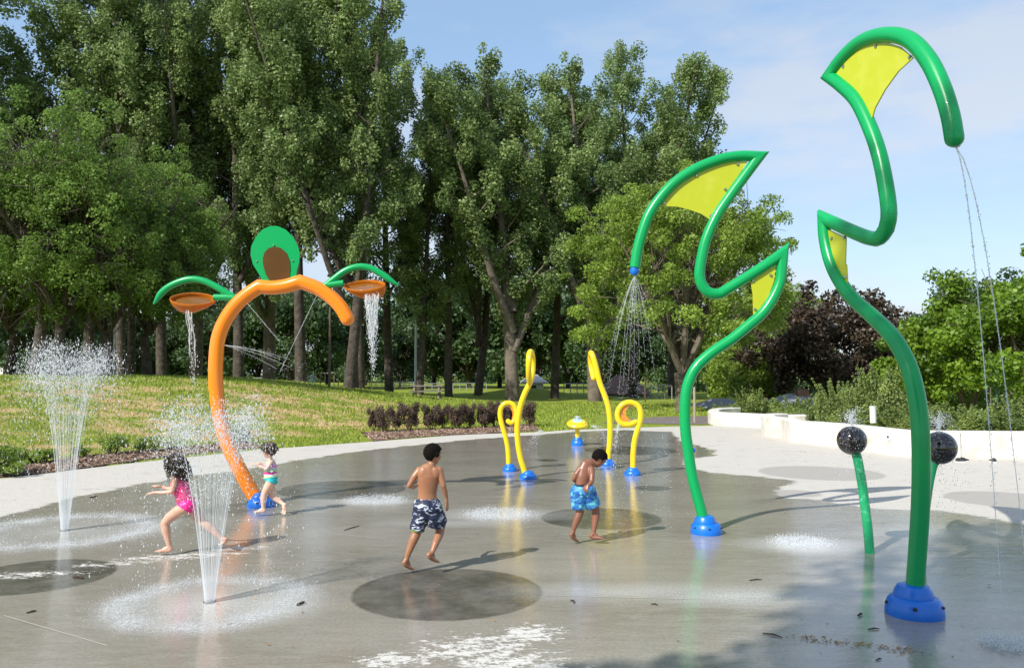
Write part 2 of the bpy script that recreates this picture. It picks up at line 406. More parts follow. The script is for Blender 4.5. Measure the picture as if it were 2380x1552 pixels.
for bl in (blob((1110,1505), .95, .65, .2, .05), blob((1180,1560), .9, .8, .2, .12), blob((930,1530), .6, .3, .2, .12), blob((1010,1580), .7, .4, .2, .2), blob((1230,1470), .5, .4, .2, .15),
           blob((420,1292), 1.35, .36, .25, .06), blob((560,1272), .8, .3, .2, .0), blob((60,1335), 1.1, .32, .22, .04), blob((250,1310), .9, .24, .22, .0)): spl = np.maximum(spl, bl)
circ = np.full(PX.shape, -1.0)
for (c, rp) in (((1040,1374),225),((85,1337),172),((795,1136),152),((1396,1203),143),((1515,1134),44),((1465,1046),110),((1270,1069),28),((1135,1340),0)):
    if rp:
        q = gnd(*c); r = (rp/F)*q[1]; r *= .96; circ = np.maximum(circ, (r-np.hypot(PX-q[0], (PY-q[1])))/.5)
circ2 = np.full(PX.shape, -1.0)
for (c, rp) in (((1905,1098),140),((2340,1160),135),((1850,1146),60)):
    q = gnd(*c); r = (rp/F)*q[1]; circ2 = np.maximum(circ2, (r-np.hypot(PX-q[0], (PY-q[1])))/.5)
foam = np.zeros(PX.shape)
for (c, rx, ry, st) in (((1860,1265),.75,.55,1.),((1480,1375),1.5,.4,.5),((1150,1195),1.2,.6,.75),((860,1165),.9,.35,.8),((1030,1215),1.,.35,.5),((500,1405),.95,.75,.7),((170,1233),1.2,.8,.7),((1700,1385),.9,.4,.7),((2200,1235),1.3,.6,.35)):
    q = gnd(*c); foam = np.maximum(foam, st*np.clip(1-np.hypot((PX-q[0])/rx, (PY-q[1])/ry), 0, 1))
PAD = bpy.data.materials.new('wet_concrete'); PAD.use_nodes = True; nn, LL = nodes(PAD); b = nn['Principled BSDF']; TCN = N('ShaderNodeTexCoord')
mpn = N('ShaderNodeMapping'); mpn.inputs['Scale'].default_value = (.55, 1.5, 1); mpn.inputs['Rotation'].default_value = (0, 0, .1); LL(TCN.outputs['Object'], mpn.inputs[0])
nA = noise(1.6, 8, .68, mpn.outputs[0]); nB = noise(7, 7, .72, mpn.outputs[0])
dsum = mth('ADD', attr('dry'), mth('MULTIPLY', mth('SUBTRACT', nA, .5), 1.3)); dsum = mth('ADD', dsum, mth('MULTIPLY', mth('SUBTRACT', nB, .5), .45))
dmask = mr(dsum, -.06, .1)
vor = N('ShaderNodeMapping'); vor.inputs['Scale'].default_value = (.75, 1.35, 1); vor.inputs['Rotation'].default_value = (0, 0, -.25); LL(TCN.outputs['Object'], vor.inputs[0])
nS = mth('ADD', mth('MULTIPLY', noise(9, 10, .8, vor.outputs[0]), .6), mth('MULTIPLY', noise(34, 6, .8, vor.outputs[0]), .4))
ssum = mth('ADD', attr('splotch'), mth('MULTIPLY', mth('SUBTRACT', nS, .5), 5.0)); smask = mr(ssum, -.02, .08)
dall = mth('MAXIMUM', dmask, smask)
cm = mr(mth('ADD', attr('circ'), mth('MULTIPLY', mth('SUBTRACT', noise(6, 9, .8), .5), .11)), -.035, .03, 0, .95); cm2 = mr(mth('ADD', attr('circtwo'), mth('MULTIPLY', mth('SUBTRACT', nA, .5), .3)), -.03, .12, 0, .8)
nF = noise(38, 6, .7); nM = noise(.6, 5, .6, mpn.outputs[0])
wetc = mixc(mr(nM, .35, .65), (.25, .225, .18), (.35, .32, .265)); wetc = mixc(mr(nB, .4, .75), wetc, (.36, .335, .285))
nG = noise(110, 5, .7); wetc = mixc(mth('MULTIPLY', mr(nF, .4, .7), .38), wetc, (.11, .10, .08)); wetc = mixc(mth('MULTIPLY', mr(nG, .52, .7), .4), wetc, (.42, .40, .35))
wetc = mixc(mth('MULTIPLY', cm, .92), wetc, mixc(mr(noise(2.5, 8, .75), .38, .66), (.06, .055, .045), mixc(mr(nG, .4, .65), (.12, .11, .095), (.24, .225, .19))))
dryc = mixc(mr(nB, .35, .7), (.57, .535, .475), (.48, .45, .40)); dryc = mixc(mr(nF, .45, .75), dryc, (.40, .37, .32))
dryc = mixc(mth('MULTIPLY', mr(noise(2.3, 9, .8, mpn.outputs[0]), .57, .64), .7), dryc, (.20, .18, .155))
dryc = mixc(cm2, dryc, (.33, .31, .28))
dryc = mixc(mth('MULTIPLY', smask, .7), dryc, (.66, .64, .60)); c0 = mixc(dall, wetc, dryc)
nfo = noise(55, 8, .8); fm = mth('MULTIPLY', attr('foam'), mr(nfo, .40, .66, .15, 1.)); fm = mth('MINIMUM', mth('MULTIPLY', fm, 1.5), .8)
c0 = mixc(fm, c0, (.72, .73, .73)); LL(c0, b.inputs['Base Color'])
rw = mr(noise(2.2, 5, .6, mpn.outputs[0]), .35, .7, .02, .12)
n_ = N('ShaderNodeMix'); LL(dall, n_.inputs['Factor']); LL(rw, n_.inputs['A']); n_.inputs['B'].default_value = .8
LL(n_.outputs['Result'], b.inputs['Roughness']); LL(mr(dall, 0, 1, .60, .25), b.inputs['Specular IOR Level'])
b1 = N('ShaderNodeBump'); b1.inputs['Distance'].default_value = .02
mpr = N('ShaderNodeMapping'); mpr.inputs['Scale'].default_value = (.6, 1.3, 1); LL(TCN.outputs['Object'], mpr.inputs[0])
rip = mth('ADD', mth('MULTIPLY', noise(20, 4, .65, mpr.outputs[0]), .75), mth('MULTIPLY', noise(3.2, 3, .5, mpr.outputs[0]), 1.4))
b1.inputs['Strength'].default_value = .16; LL(rip, b1.inputs['Height'])
b2 = N('ShaderNodeBump'); b2.inputs['Distance'].default_value = .006; b2.inputs['Strength'].default_value = .25; LL(mth('MULTIPLY', nF, dall), b2.inputs['Height']); LL(b1.outputs[0], b2.inputs['Normal']); LL(b2.outputs[0], b.inputs['Normal'])
idx = np.arange(PX.size).reshape(PX.shape); Q = np.column_stack([idx[:-1,:-1].ravel(), idx[:-1,1:].ravel(), idx[1:,1:].ravel(), idx[1:,:-1].ravel()])
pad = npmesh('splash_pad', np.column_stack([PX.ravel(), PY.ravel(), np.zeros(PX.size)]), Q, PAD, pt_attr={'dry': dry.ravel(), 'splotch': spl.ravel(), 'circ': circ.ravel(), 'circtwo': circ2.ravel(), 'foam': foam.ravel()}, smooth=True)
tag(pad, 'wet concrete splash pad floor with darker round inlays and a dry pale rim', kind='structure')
# pad edge skirt and thin control joints
mb = MB()
for yy0, yy1 in zip(np.arange(1, 28.3, .4), np.arange(1.4, 28.7, .4)):
    yy1 = min(yy1, 28.4); a = (float(padl(yy0)), yy0); c = (float(padl(yy1)), yy1)
    mb.add([(a[0], a[1], .0), (c[0], c[1], .0), (c[0], c[1], -.15), (a[0], a[1], -.15)], [(0,1,2,3)])
sk = mb.build('pad_edge', mat('pad_edge_concrete', (.5, .47, .42), .9)); tag(sk, 'concrete edge of the splash pad', kind='structure')
mb = MB()
for a, c in (((10,1430),(250,1500)),((1262,1383),(1640,1393)),((730,1236),(900,1252)),((1700,1265),(1300,1240)),((60,1190),(230,1165)),((250,1165),(420,1130))):
    p, q = gnd(*a), gnd(*c); d = (q-p).normalized(); n = Vector((-d.y, d.x, 0))*.004; z = Vector((0,0,.004))
    mb.add([p+n+z, p-n+z, q-n+z, q+n+z], [(0,1,2,3)])
o = mb.build('control_joints', mat('joint', (.45, .43, .38), .7), smooth=False); tag(o, 'thin saw-cut joints in the concrete', kind='structure')

# asphalt path
P = [gnd(a, c) for a, c in ((1395,984),(1440,983),(1500,984),(1560,986),(1655,986),(1700,975),(1640,967),(1560,968),(1490,972),(1430,979))]
mb = MB(); mb.add([(p[0], p[1], .012 + max(0, float(hgt(p[0], p[1])))) for p in P], [tuple(range(len(P)))])
o = mb.build('path', mat('asphalt', (.15, .12, .115), .9, bump=(60, .5, .01), var=(6, (.2, .17, .16), .4, .7)), smooth=False); tag(o, 'asphalt footpath between lawn and splash pad', kind='structure')

# mulch beds with loose chips
MULCH = mat('mulch', (.14, .085, .055), .95, bump=(40, 1, .03), var=(30, (.30, .20, .14), .4, .7))
CHIP = leafmat('wood_chip', (.13, .07, .045), (.46, .33, .24), .85, .0)
def bed(front, back, name, label, nchips):
    A = resample([(*gnd(a, c), 0) for a, c in front], .25)[:, :2]; tA = np.linspace(0, 1, len(A))
    B = resample([(*gnd(a, c), 0) for a, c in back], .25)[:, :2]; tB = np.linspace(0, 1, len(B)); n = 60; t = np.linspace(0, 1, n)
    A = np.column_stack([np.interp(t, tA, A[:,0]), np.interp(t, tA, A[:,1])]); B = np.column_stack([np.interp(t, tB, B[:,0]), np.interp(t, tB, B[:,1])])
    V = []; m = 9
    for i in range(n):
        for j in range(m):
            k = j/(m-1); p = A[i]*(1-k)+B[i]*k; p = p + rng.normal(0, .03, 2)*(1 if 0 < j < m-1 else .3); h = float(hgt(*p)); h = max(h, 0)
            V.append((p[0], p[1], h + .012 + .035*math.sin(math.pi*k)))
    id_ = np.arange(n*m).reshape(n, m); Q = np.column_stack([id_[:-1,:-1].ravel(), id_[1:,:-1].ravel(), id_[1:,1:].ravel(), id_[:-1,1:].ravel()])
    o = npmesh(name, V, Q, MULCH, smooth=True); tag(o, label, kind='structure')
    ii = rng.uniform(0, n-1.01, nchips); kk = rng.uniform(0, 1, nchips); i0 = ii.astype(int); fr = (ii-i0)[:,None]
    pa = A[i0]*(1-fr)+A[i0+1]*fr; pb = B[i0]*(1-fr)+B[i0+1]*fr; p = pa*(1-kk[:,None])+pb*kk[:,None]
    z = np.maximum(hgt(p[:,0], p[:,1]), 0)+.02+.04*np.sin(np.pi*kk)
    return np.column_stack([p, z])
def cards(C, size, aspect=1.0, up=.0, jit=.4, nrm=None, rg=None):
    """leaf shaped quads at points C: returns V, Q"""
    rg = rg or rng; n = len(C); nr = rg.normal(0, 1, (n, 3)); nr[:,2] += up
    if nrm is not None: nr = nr + nrm
    nr /= np.linalg.norm(nr, axis=1)[:,None]
    a = rg.normal(0, 1, (n, 3)); a -= nr*(a*nr).sum(1)[:,None]; a /= np.linalg.norm(a, axis=1)[:,None]; b_ = np.cross(nr, a)
    s = (size*rg.uniform(1-jit, 1+jit, n))[:,None]
    a = a*s*.5; b_ = b_*s*.5*aspect
    V = np.stack([C-a, C-a*.05+b_, C+a, C-a*.05-b_], 1).reshape(-1, 3)
    return V, np.arange(4*n).reshape(n, 4)
c1 = bed([(-120,1128),(0,1109),(120,1098),(300,1073),(500,1050),(612,1040)], [(-100,1098),(40,1089),(150,1068),(300,1053),(430,1042),(560,1028)], 'mulch_bed', 'bark mulch bed along the left rim of the pad', 5200)
c2 = bed([(864,1025),(1000,1014),(1120,1008),(1256,1001)], [(838,1008),(960,1000),(1120,993),(1235,985)], 'mulch_bed', 'bark mulch bed under the purple shrubs', 4600)
C = np.vstack([c1, c2]); V, Q = cards(C, .075, .45, 1.6); o = npmesh('wood_chips', V, Q, CHIP, face_attr={'tint': rng.uniform(0, 1, len(C))}); tag(o, 'loose wood chips scattered over the mulch beds', 'wood chips', kind='stuff')

# grass blades
def blades(n, region, size, matl, name, label, filt=None):
    x0, x1, y0, y1 = region; y = rng.uniform(y0**.5, y1**.5, n)**2; x = rng.uniform(x0, x1, n)*y/25
    s = distpoly(x, y, PLp); ok = ~((y < 28.5) & (x > padl(np.minimum(y, 28.4))-.02)) & (s > .04); x, y = x[ok], y[ok]
    if filt is not None: k = filt(x, y); x, y = x[k], y[k]
    z = np.maximum(hgt(x, y), 0); n = len(x); h = size*rng.uniform(.5, 1.3, n)*(y/22)**.5; a = rng.uniform(0, 2*np.pi, n); w_ = .016*(y/18)
    lean = rng.normal(0, .35, (n, 2))*h[:,None]
    base = np.column_stack([x, y, z-.01]); dx = np.column_stack([np.cos(a)*w_, np.sin(a)*w_, np.zeros(n)])
    tip = base + np.column_stack([lean, h]); V = np.stack([base-dx, base+dx, tip], 1).reshape(-1, 3)
    o = npmesh(name, V, np.arange(3*n).reshape(n, 3), matl, face_attr={'tint': rng.uniform(0, 1, n)}); tag(o, label, 'grass', kind='stuff')
def bedf(x, y):
    u = x/y*F+CX; v = CY + (F*math.tan(TH)) + HC*F/y; r = np.ones(len(x), bool)
    r &= ~((u < 612) & (v > np.interp(u, [-100,40,150,300,430,560,612], [1098,1089,1068,1053,1042,1028,1040])) )
    r &= ~((u > 840) & (u < 1256) & (v > np.interp(u, [838,960,1120,1235,1256], [1008,1000,993,985,1001])))
    r &= ~((u > 1390) & (v > 965))
    return r
def dryq(x, y):
    return (patchy(x, y) > rng.uniform(.2, 1, len(x))) & bedf(x, y)
def greenq(x, y): return (patchy(x, y)*.9 < rng.uniform(0, 1, len(x))) & bedf(x, y)
blades(170000, (-19, 9, 13.5, 50), .085, LGRS, 'grass', 'short green grass blades covering the mound and lawn', greenq)
blades(60000, (-19, -1, 13.5, 40), .06, LDRY, 'dry_grass', 'dry straw coloured grass on the mound', dryq)

# ------------------------------------------------------------------ trees
def tub(mb, P, segs=8): sweep(mb, P, segs, cap0=False, cap1=True)
def crown_mesh(name, clumps, nper, leaf, matl, parent, rg, elong=1.0, tint=(0, 1), droop=0.):
    C = np.array([c[:3] for c in clumps]); R = np.array([c[3] for c in clumps]); n = len(C)
    cnt = np.maximum(6, (nper*(R/np.mean(R))**2).astype(int)); ids = np.repeat(np.arange(n), cnt); m = len(ids)
    d = rg.normal(0, 1, (m, 3)); d /= np.linalg.norm(d, axis=1)[:,None]; rad = rg.uniform(0, 1, m)**.45
    off = d*rad[:,None]*R[ids][:,None]; off[:,2] *= elong; off[:,2] -= droop*rad*R[ids]
    P = C[ids] + off
    V, Q = cards(P, leaf, .75, .5, .45, nrm=d*.9, rg=rg)
    tt = np.clip(rg.uniform(tint[0], tint[1], n)[ids]*.55 + rg.uniform(0, 1, m)*.45, 0, 1)
    return npmesh(name, V, Q, matl, parent, face_attr={'tint': tt})
def limb(p0, d0, length, up, r0, r1, n=7, rg=None, wob=.08):
    P = []; p = np.array(p0, float); d = np.array(d0, float); d /= np.linalg.norm(d); st = length/n
    for i in range(n+1):
        P.append((*p, r0+(r1-r0)*i/n)); p = p + d*st; d = d + np.array([0, 0, up/n]) + rg.normal(0, wob, 3); d /= np.linalg.norm(d)
    return P
def make_poplar(H, Wd, seed, nper=120, leaf=.24, bare=.16, mt=LPOP, bark=BARK, r0=.42, nl=34, fork=0):
    rg = np.random.default_rng(seed); t = thing('poplar_tree', '', 'tree'); mb = MB(); cl = []
    leaders = [(limb((0,0,-.3), (rg.normal(0,.03), rg.normal(0,.03), 1), H*.97, .02, r0, .04, 14, rg, .015), 1.0)]
    for k in range(fork):
        z0 = rg.uniform(.12, .3)*H; a = rg.uniform(0, 6.28)
        leaders.append((limb((0,0,z0), (math.cos(a)*.5, math.sin(a)*.5, 1), (H-z0)*rg.uniform(.75, .98), .55, r0*.6, .03, 12, rg, .03), .7))
    for P, wt in leaders:
        tub(mb, P, 10); A = np.array(P); nb = int(nl*wt)
        for i in range(nb):
            f = bare + (1-bare)*((i+rg.uniform(0, 1))/nb)**.9
            f = min(f, .985); k = f*(len(A)-1); j = min(int(k), len(A)-2); b0 = A[j]*(1-k+j)+A[j+1]*(k-j)
            if b0[2] < H*bare: continue
            a = rg.uniform(0, 6.28); prof = math.sin(math.pi*min(1, (f*.82+.14)))**.7
            Ln = Wd*wt*prof*rg.uniform(.75, 1.2); up = rg.uniform(.5, 1.1)
            B = limb(b0[:3], (math.cos(a), math.sin(a), rg.uniform(.5, 1.0)), Ln*1.35, up, max(.02, b0[3]*.38), .012, 6, rg, .09); tub(mb, B, 5)
            B = np.array(B)
            for g in np.linspace(.32, 1.05, max(3, int(Ln*2.1))):
                k2 = min(g, .999)*(len(B)-1); j2 = int(k2); c = B[j2]*(1-k2+j2)+B[min(j2+1, len(B)-1)]*(k2-j2)
                c3 = c[:3] + rg.normal(0, .28, 3); cl.append((*c3, rg.uniform(.26, .72)))
    tr = mb.build('trunk', bark, t, off=(0,0,0))
    crown_mesh('crown', cl, nper, leaf, mt, t, rg, 1.35)
    return t
def make_round(H, R, seed, mt, bark, nper=120, leaf=.2, zc=.58, vz=.42, r0=.3, ncl=150, stem=.18, name='broadleaf_tree', droop=.2, crs=.9, low=.0, forks=5, dead=0, elong=.8):
    rg = np.random.default_rng(seed); t = thing(name, '', 'tree'); mb = MB(); cl = []
    hs = H*stem; tub(mb, limb((0,0,-.3), (rg.normal(0,.05), rg.normal(0,.05), 1), hs+.3, 0, r0*1.12, r0*.85, 5, rg, .02), 12)
    # limbs
    mains = []
    for k in range(forks):
        a = 6.283*k/forks + rg.uniform(-.4, .4); sp = rg.uniform(.25, .75)
        P = limb((0,0,hs-.05), (math.cos(a)*sp, math.sin(a)*sp, 1), H*rg.uniform(.55, .72), .2, r0*.62, .03, 9, rg, .07); tub(mb, P, 7); mains.append(np.array(P))
    lobes = rg.uniform(0, 6.28, 6)
    for i in range(ncl):
        d = rg.normal(0, 1, 3); d /= np.linalg.norm(d)
        if d[2] < -.55: d[2] *= -.6
        az = math.atan2(d[1], d[0]); bump_ = 1 + .12*math.sin(3*az+lobes[0]) + .10*math.sin(5*az+4*d[2]+lobes[1]) + .08*math.sin(7*d[2]+lobes[2])
        rr = rg.uniform(.35, 1)**.45*bump_
        c = np.array([d[0]*R*rr, d[1]*R*rr, H*zc + d[2]*H*vz*rr])
        if c[2] < H*low+.3: c[2] = H*low + rg.uniform(.3, .8)
        cl.append((*c, rg.uniform(.55, 1.2)*crs))
        if i % 2 == 0:
            M = mains[rg.integers(len(mains))]; j = rg.integers(2, len(M)-1); p = M[j][:3]
            if p[2] < c[2]+R*.25:
                d0 = c-p; ln = np.linalg.norm(d0); B = limb(p, d0/ln+np.array([0,0,.2]), ln, -.1, max(.015, M[j][3]*.4), .01, 4, rg, .06); tub(mb, B, 5)
    for i in range(dead):                                   # bare twigs showing at the outside
        d = rg.normal(0, 1, 3); d /= np.linalg.norm(d); p = np.array([d[0]*R*.75, d[1]*R*.75, H*zc+d[2]*H*vz*.8])
        if p[2] < H*.25: continue
        for _ in range(4):
            dd = d + rg.normal(0, .5, 3); tub(mb, limb(p, dd, rg.uniform(.8, 1.6), 0, .016, .006, 3, rg, .15), 3)
    mb.build('trunk', bark, t, off=(0,0,0)); crown_mesh('crown', cl, nper, leaf, mt, t, rg, elong, droop=droop)
    return t
def put(src, used, u, D, scale, label, rz, sz=None, group=None, name=None):
    o = src if not used.get(src.name) else copy_tree(src)
    used[src.name] = True
    x = (u-CX)/F*D; o.location = (x, D, float(hgt(x, D))); o.rotation_euler = (0, 0, rz); o.scale = (scale, scale, sz or scale)
    o['label'] = label
    if group: o['group'] = group
    if name: o.name = name
    return o
used = {}
pops = [make_poplar(27, 3.5, 11, 145, .165, .17, r0=.34, nl=44), make_poplar(26, 3.1, 12, 140, .165, .2, fork=1, r0=.32, nl=42), make_poplar(28, 3.6, 13, 145, .165, .16, fork=2, r0=.36, nl=44), make_poplar(26, 3.9, 14, 145, .165, .14, fork=3, r0=.48, bark=BARKL, nl=44), make_poplar(25, 3.2, 15, 135, .165, .2, r0=.3, nl=42)]
G1 = 'tall poplars in a row behind the lawn'
for (i, u, D, s, sz, lb) in (
    (0, -60, 46, 1.05, 1.06, 'tall dark poplar at the very left edge, trunk cut off by the frame'),
    (2, 80, 48, 1.03, 1.06, 'tall poplar rising above the feathery tree, left of the floodlight pole'),
    (1, 205, 49, 1.03, 1.1, 'tall poplar directly behind the twin floodlight pole'),
    (4, 285, 47, 1.02, 1.0, 'slim poplar with straight dark trunk just right of the floodlight pole'),
    (1, 307, 54, .9, .92, 'shorter slim poplar, second trunk right of the floodlight pole'),
    (0, 378, 50, 1, 1.02, 'tall poplar behind the left green leaf arm of the orange arch'),
    (3, 455, 53, .95, 1.08, 'leaning poplar behind the left amber bucket'),
    (2, 555, 49, .98, 1.02, 'tall poplar directly behind the left leg of the orange arch'),
    (3, 625, 55, .95, 1.12, 'pale barked poplar behind the green and brown plate of the arch'),
    (0, 700, 48, 1.02, 1.03, 'tall poplar behind the top of the orange arch'),
    (2, 812, 47, 1, 1.0, 'tall broad poplar behind the free end of the orange arch'),
    (4, 838, 51, 1.05, 1.13, 'dark trunked poplar just right of the free end of the orange arch'),
    (0, 905, 57, .97, 1.0, 'tall poplar at the step down in the treetop line'),
    (1, 975, 54, .88, .82, 'poplar with straight trunk beside the thick white pole'),
    (4, 1043, 56, 1.0, .93, 'slender poplar right of the picnic table'),
    (2, 1110, 60, .95, .93, 'full crowned poplar behind the purple shrubs'),
    (3, 1192, 52, 1.02, .90, 'poplar with the thickest pale trunk, behind the left yellow loops'),
    (0, 1288, 58, .98, .92, 'poplar above the small spotted mushroom fountain'),
    (3, 1382, 54, 1.04, .90, 'thick trunked poplar behind the tall right yellow loop'),
    (2, 1470, 62, 1.05, .99, 'poplar standing between the right yellow loops and the blue spray nozzle'),
    (1, 1560, 66, 1.1, .92, 'poplar behind the left half of the lime green maple'),
    (4, 1655, 72, 1.1, .72, 'shortest poplar, last one at the right end of the row')):
    put(pops[i], used, u, D, s, lb, random.uniform(0, 6), s*sz, G1)
loc = make_round(10.8, 3.9, 21, LLOC, BARK, 150, .10, .54, .47, .22, 520, .2, 'honey_locust_tree', .8, .46, low=.16, dead=170, elong=1.1)
loc['label'] = ''
put(loc, used, 140, 31, 1, 'feathery light green locust tree at the far left, with a thick forked trunk', .4, .97, 'feathery locust trees')
put(loc, used, 345, 36, .95, 'feathery locust tree with bare grey twigs above the left leaf arm', 2.4, .92, 'feathery locust trees')
put(loc, used, 20, 35, .98, 'feathery locust tree, the leftmost with its whole trunk in view', 5.2, .95, 'feathery locust trees')
put(loc, used, 245, 33, .86, 'lower feathery locust tree directly left of the floodlight pole', 3.3, .8, 'feathery locust trees')
put(loc, used, -90, 33, .9, 'feathery locust tree half outside the left edge of the frame', 4.1, .9, 'feathery locust trees')
lim = make_round(11.9, 5.4, 22, LMAP, BARKL, 200, .115, .54, .45, .30, 420, .16, 'maple_tree', .3, .58, low=.1, forks=9, elong=.7)
put(lim, used, 1585, 38, 1, 'bright lime green maple behind the spraying green post', .3, 1, None)
sm = put(lim, used, 1770, 56, 1.0, 'smaller lime green maple filling the gap right of the lower green leaf', 2.2, .85, None)
bush = make_round(4.6, 2.4, 23, LMAP, BARKL, 150, .15, .5, .48, .12, 70, .1, 'small_tree', .2, .6, low=.05)
put(bush, used, 1730, 50, 1.05, 'low round pale green tree above the end of the white seat wall', .5, 1.0)
pur = make_round(8.6, 4.3, 24, LPUR, BARK, 170, .2, .55, .45, .25, 170, .15, 'purple_maple_tree', .3, .8, low=.08)
put(pur, used, 1950, 47, 1.06, 'dark purple leaved tree between the two green posts', .5, 1.06)
put(pur, used, 2075, 52, .6, 'smaller dark purple tree partly behind the big green post', 3., .8)
dk = make_round(10, 4.6, 25, LDRK, BARK, 150, .22, .52, .5, .25, 190, .1, 'broadleaf_tree', .2, .95, low=.03)
put(dk, used, 2290, 70, 1.08, 'tall dark green tree behind the bright green trees at the right edge', .7, 1.28)
put(dk, used, 2180, 62, .7, 'dark green tree just right of the big green post', 2.0, .92)
put(dk, used, 2420, 66, 1.0, 'dark green tree cut off by the right edge of the frame', 4.0, 1.2)
br = make_round(6.4, 3.3, 26, LBRI, BARKL, 180, .16, .5, .5, .14, 130, .1, 'bright_maple_tree', .2, .65, low=.02)
put(br, used, 2250, 33, .95, 'bright yellow green tree right of the big green post', .7, .95)
put(br, used, 2385, 30, 1.0, 'bright yellow green tree at the right edge above the seat wall', 2.7, .98)
put(br, used, 2150, 38, .8, 'bright green tree half hidden behind the big green post', 4.7, .72)
# far trees between the trunks
far = make_round(9, 5.2, 27, LDRK, BARK, 110, .34, .5, .5, .2, 120, .08, 'distant_tree', .2, 1.25, low=.0)
G2 = 'dark trees beyond the sports field'
ordn = ['first','second','third','fourth','fifth','sixth','seventh','eighth','ninth','tenth','eleventh','twelfth','thirteenth','fourteenth','fifteenth','sixteenth','seventeenth','eighteenth','nineteenth','twentieth']
for k, (u, D, s) in enumerate(((20,80,.95),(110,76,1.0),(210,84,1.0),(300,100,.95),(372,86,.75),(440,90,.85),(520,84,.95),(600,90,1.1),(680,84,1.1),(760,92,1.25),(850,120,1.05),(930,104,.95),(1010,112,1.6),(1090,104,1.5),(1160,110,1.6),(1240,100,1.45),(1320,104,1.5),(1400,96,1.2),(1480,100,.95),(1600,92,.8))):
    put(far, used, u, D, s, '%s dark bushy tree from the left in the distance beyond the field' % ordn[k], k*1.3, s*1.05, G2)
# the tree behind the camera whose shade falls across the lower right of the pad
shade = put(dk, used, 0, 1, 1.0, 'leafy tree behind the viewer that shades the lower right corner of the pad', 1.1)
shade.location = (-4.7, -6.6, 0); shade.scale = (1.0, 1.0, 1.56)
# woods closing the view far behind
def woods(name, label, u0, u1, D, z0, ztop, n, leaf, seed, mt=LDRK, npr=70):
    rg = np.random.default_rng(seed); xx = (rg.uniform(u0, u1, n)-CX)/F*D; yy = D + rg.uniform(0, 10, n); top = ztop*(.8+.2*np.sin(xx*.35)+.12*np.sin(xx*.9+1)); zz = z0 + (top-z0)*rg.uniform(0, 1, n)**.8
    o = crown_mesh(name, list(zip(xx, yy, zz, rg.uniform(.9, 1.7, n))), npr, leaf, mt, None, rg, .9); tag(o, label, 'woods', kind='stuff')
woods('distant_woods', 'dark mass of woods far beyond the sports field', -200, 1750, 150, 0, 8.6, 2000, .5, 61)
woods('distant_thicket', 'dark thicket filling the low ground behind the seat wall shrubs', 1560, 2600, 78, -4, 1.6, 520, .35, 62)
added_shade_tree = put(dk, used, 0, 1, 1.0, 'extra unseen tree added behind the viewer to deepen the shade on the lower right', 2.6)
added_shade_tree.location = (-5.6, -8.6, 0); added_shade_tree.scale = (1.0, 1.0, 1.66)  # unseen copy of the shade tree, added only to make its shadow denser
# young staked tree
t = thing('young_tree', 'thin staked sapling behind the seat wall at the right', 'tree', at(2302, 962, 23)); rg = np.random.default_rng(5)
p0 = Vector(t.location); mb = MB(); tub(mb, [(0,0,-.5,.02),(0.01,0,.8,.017),(0,0,1.9,.01)], 6); mb.build('trunk', BARKL, t, off=(0,0,0))
mb = MB(); mb.box((.18,0,.5), (.035,.035,1.4)); mb.build('stake', mat('green_stake', (.05,.12,.08), .6), t, off=(0,0,0))
crown_mesh('crown', [(rg.normal(0,.15), rg.normal(0,.15), rg.uniform(.9, 2.2), .22) for _ in range(14)], 22, .12, LBRI, t, rg, 1.1)

# shrubs ---------------------------------------------------------------
def make_shrub(name, R, H, seed, mt, n=26, nper=110, leaf=.045, stems=14, flat=.7, spiky=0.):
    rg = np.random.default_rng(seed); t = thing(name, '', 'shrub'); mb = MB(); cl = []
    for i in range(stems):
        a = rg.uniform(0, 6.28); q = rg.uniform(.2, .75)*R; tub(mb, limb((math.cos(a)*R*.15, math.sin(a)*R*.15, 0), (math.cos(a)*q, math.sin(a)*q, H*.7), H*.8, .1, .012, .004, 4, rg, .08), 4)
    if spiky:
        for i in range(34):
            a = rg.uniform(0, 6.28); q = rg.uniform(.1, .9)*R; tp = rg.uniform(.95, 1.35)*H
            for z in np.arange(.6*H, tp, .09): cl.append((math.cos(a)*q*(z/H), math.sin(a)*q*(z/H), z, .085*(1.3-.8*z/tp)))
    for i in range(n):
        a = rg.uniform(0, 6.28); z = rg.uniform(.28, .9)*H; rr = R*(.45+.55*math.sqrt(max(0, z/H)))*rg.uniform(.2, .85)**.6
        cl.append((math.cos(a)*rr, math.sin(a)*rr, z, rg.uniform(.7, 1.2)*R*.36))
    mb.build('stems', BARK, t, off=(0,0,0)); crown_mesh('foliage', cl, nper, leaf, mt, t, rg, flat+.3)
    return t
bb = make_shrub('barberry_shrub', .46, .92, 31, LBAR, 34, 170, .05); bb2 = make_shrub('barberry_shrub', .46, .95, 32, LBAR, 30, 170, .05)
G3 = 'dark purple shrubs in the mulch bed'
SH = [(868,1004,.62,.72),(893,1007,.80,.80),(921,1003,.5,.7),(950,1002,1.0,.88),(1000,1001,.85,.86),(1030,998,.7,.8),(1062,999,.85,.84),(1089,997,.72,.82),(1125,996,.95,.84),(1150,993,.8,.88),(1178,994,.8,.8),(1228,992,.85,.84)]
for k, (u, v, s, h) in enumerate(SH):
    src = (bb, bb2)[k % 2]; g_ = gnd(u, v); o = src if k < 2 else copy_tree(src); z = max(0, float(hgt(g_[0], g_[1])))
    o.location = (g_[0], g_[1], z); o.scale = (s*.72, s*.74, h*1.06); o.rotation_euler = (0, 0, k*1.7); o['group'] = G3
    o['label'] = '%s dark purple shrub from the left in the mulch bed' % ordn[k]
gs = make_shrub('green_shrub', .4, .7, 33, LMAP, 20, 90, .06, 12)
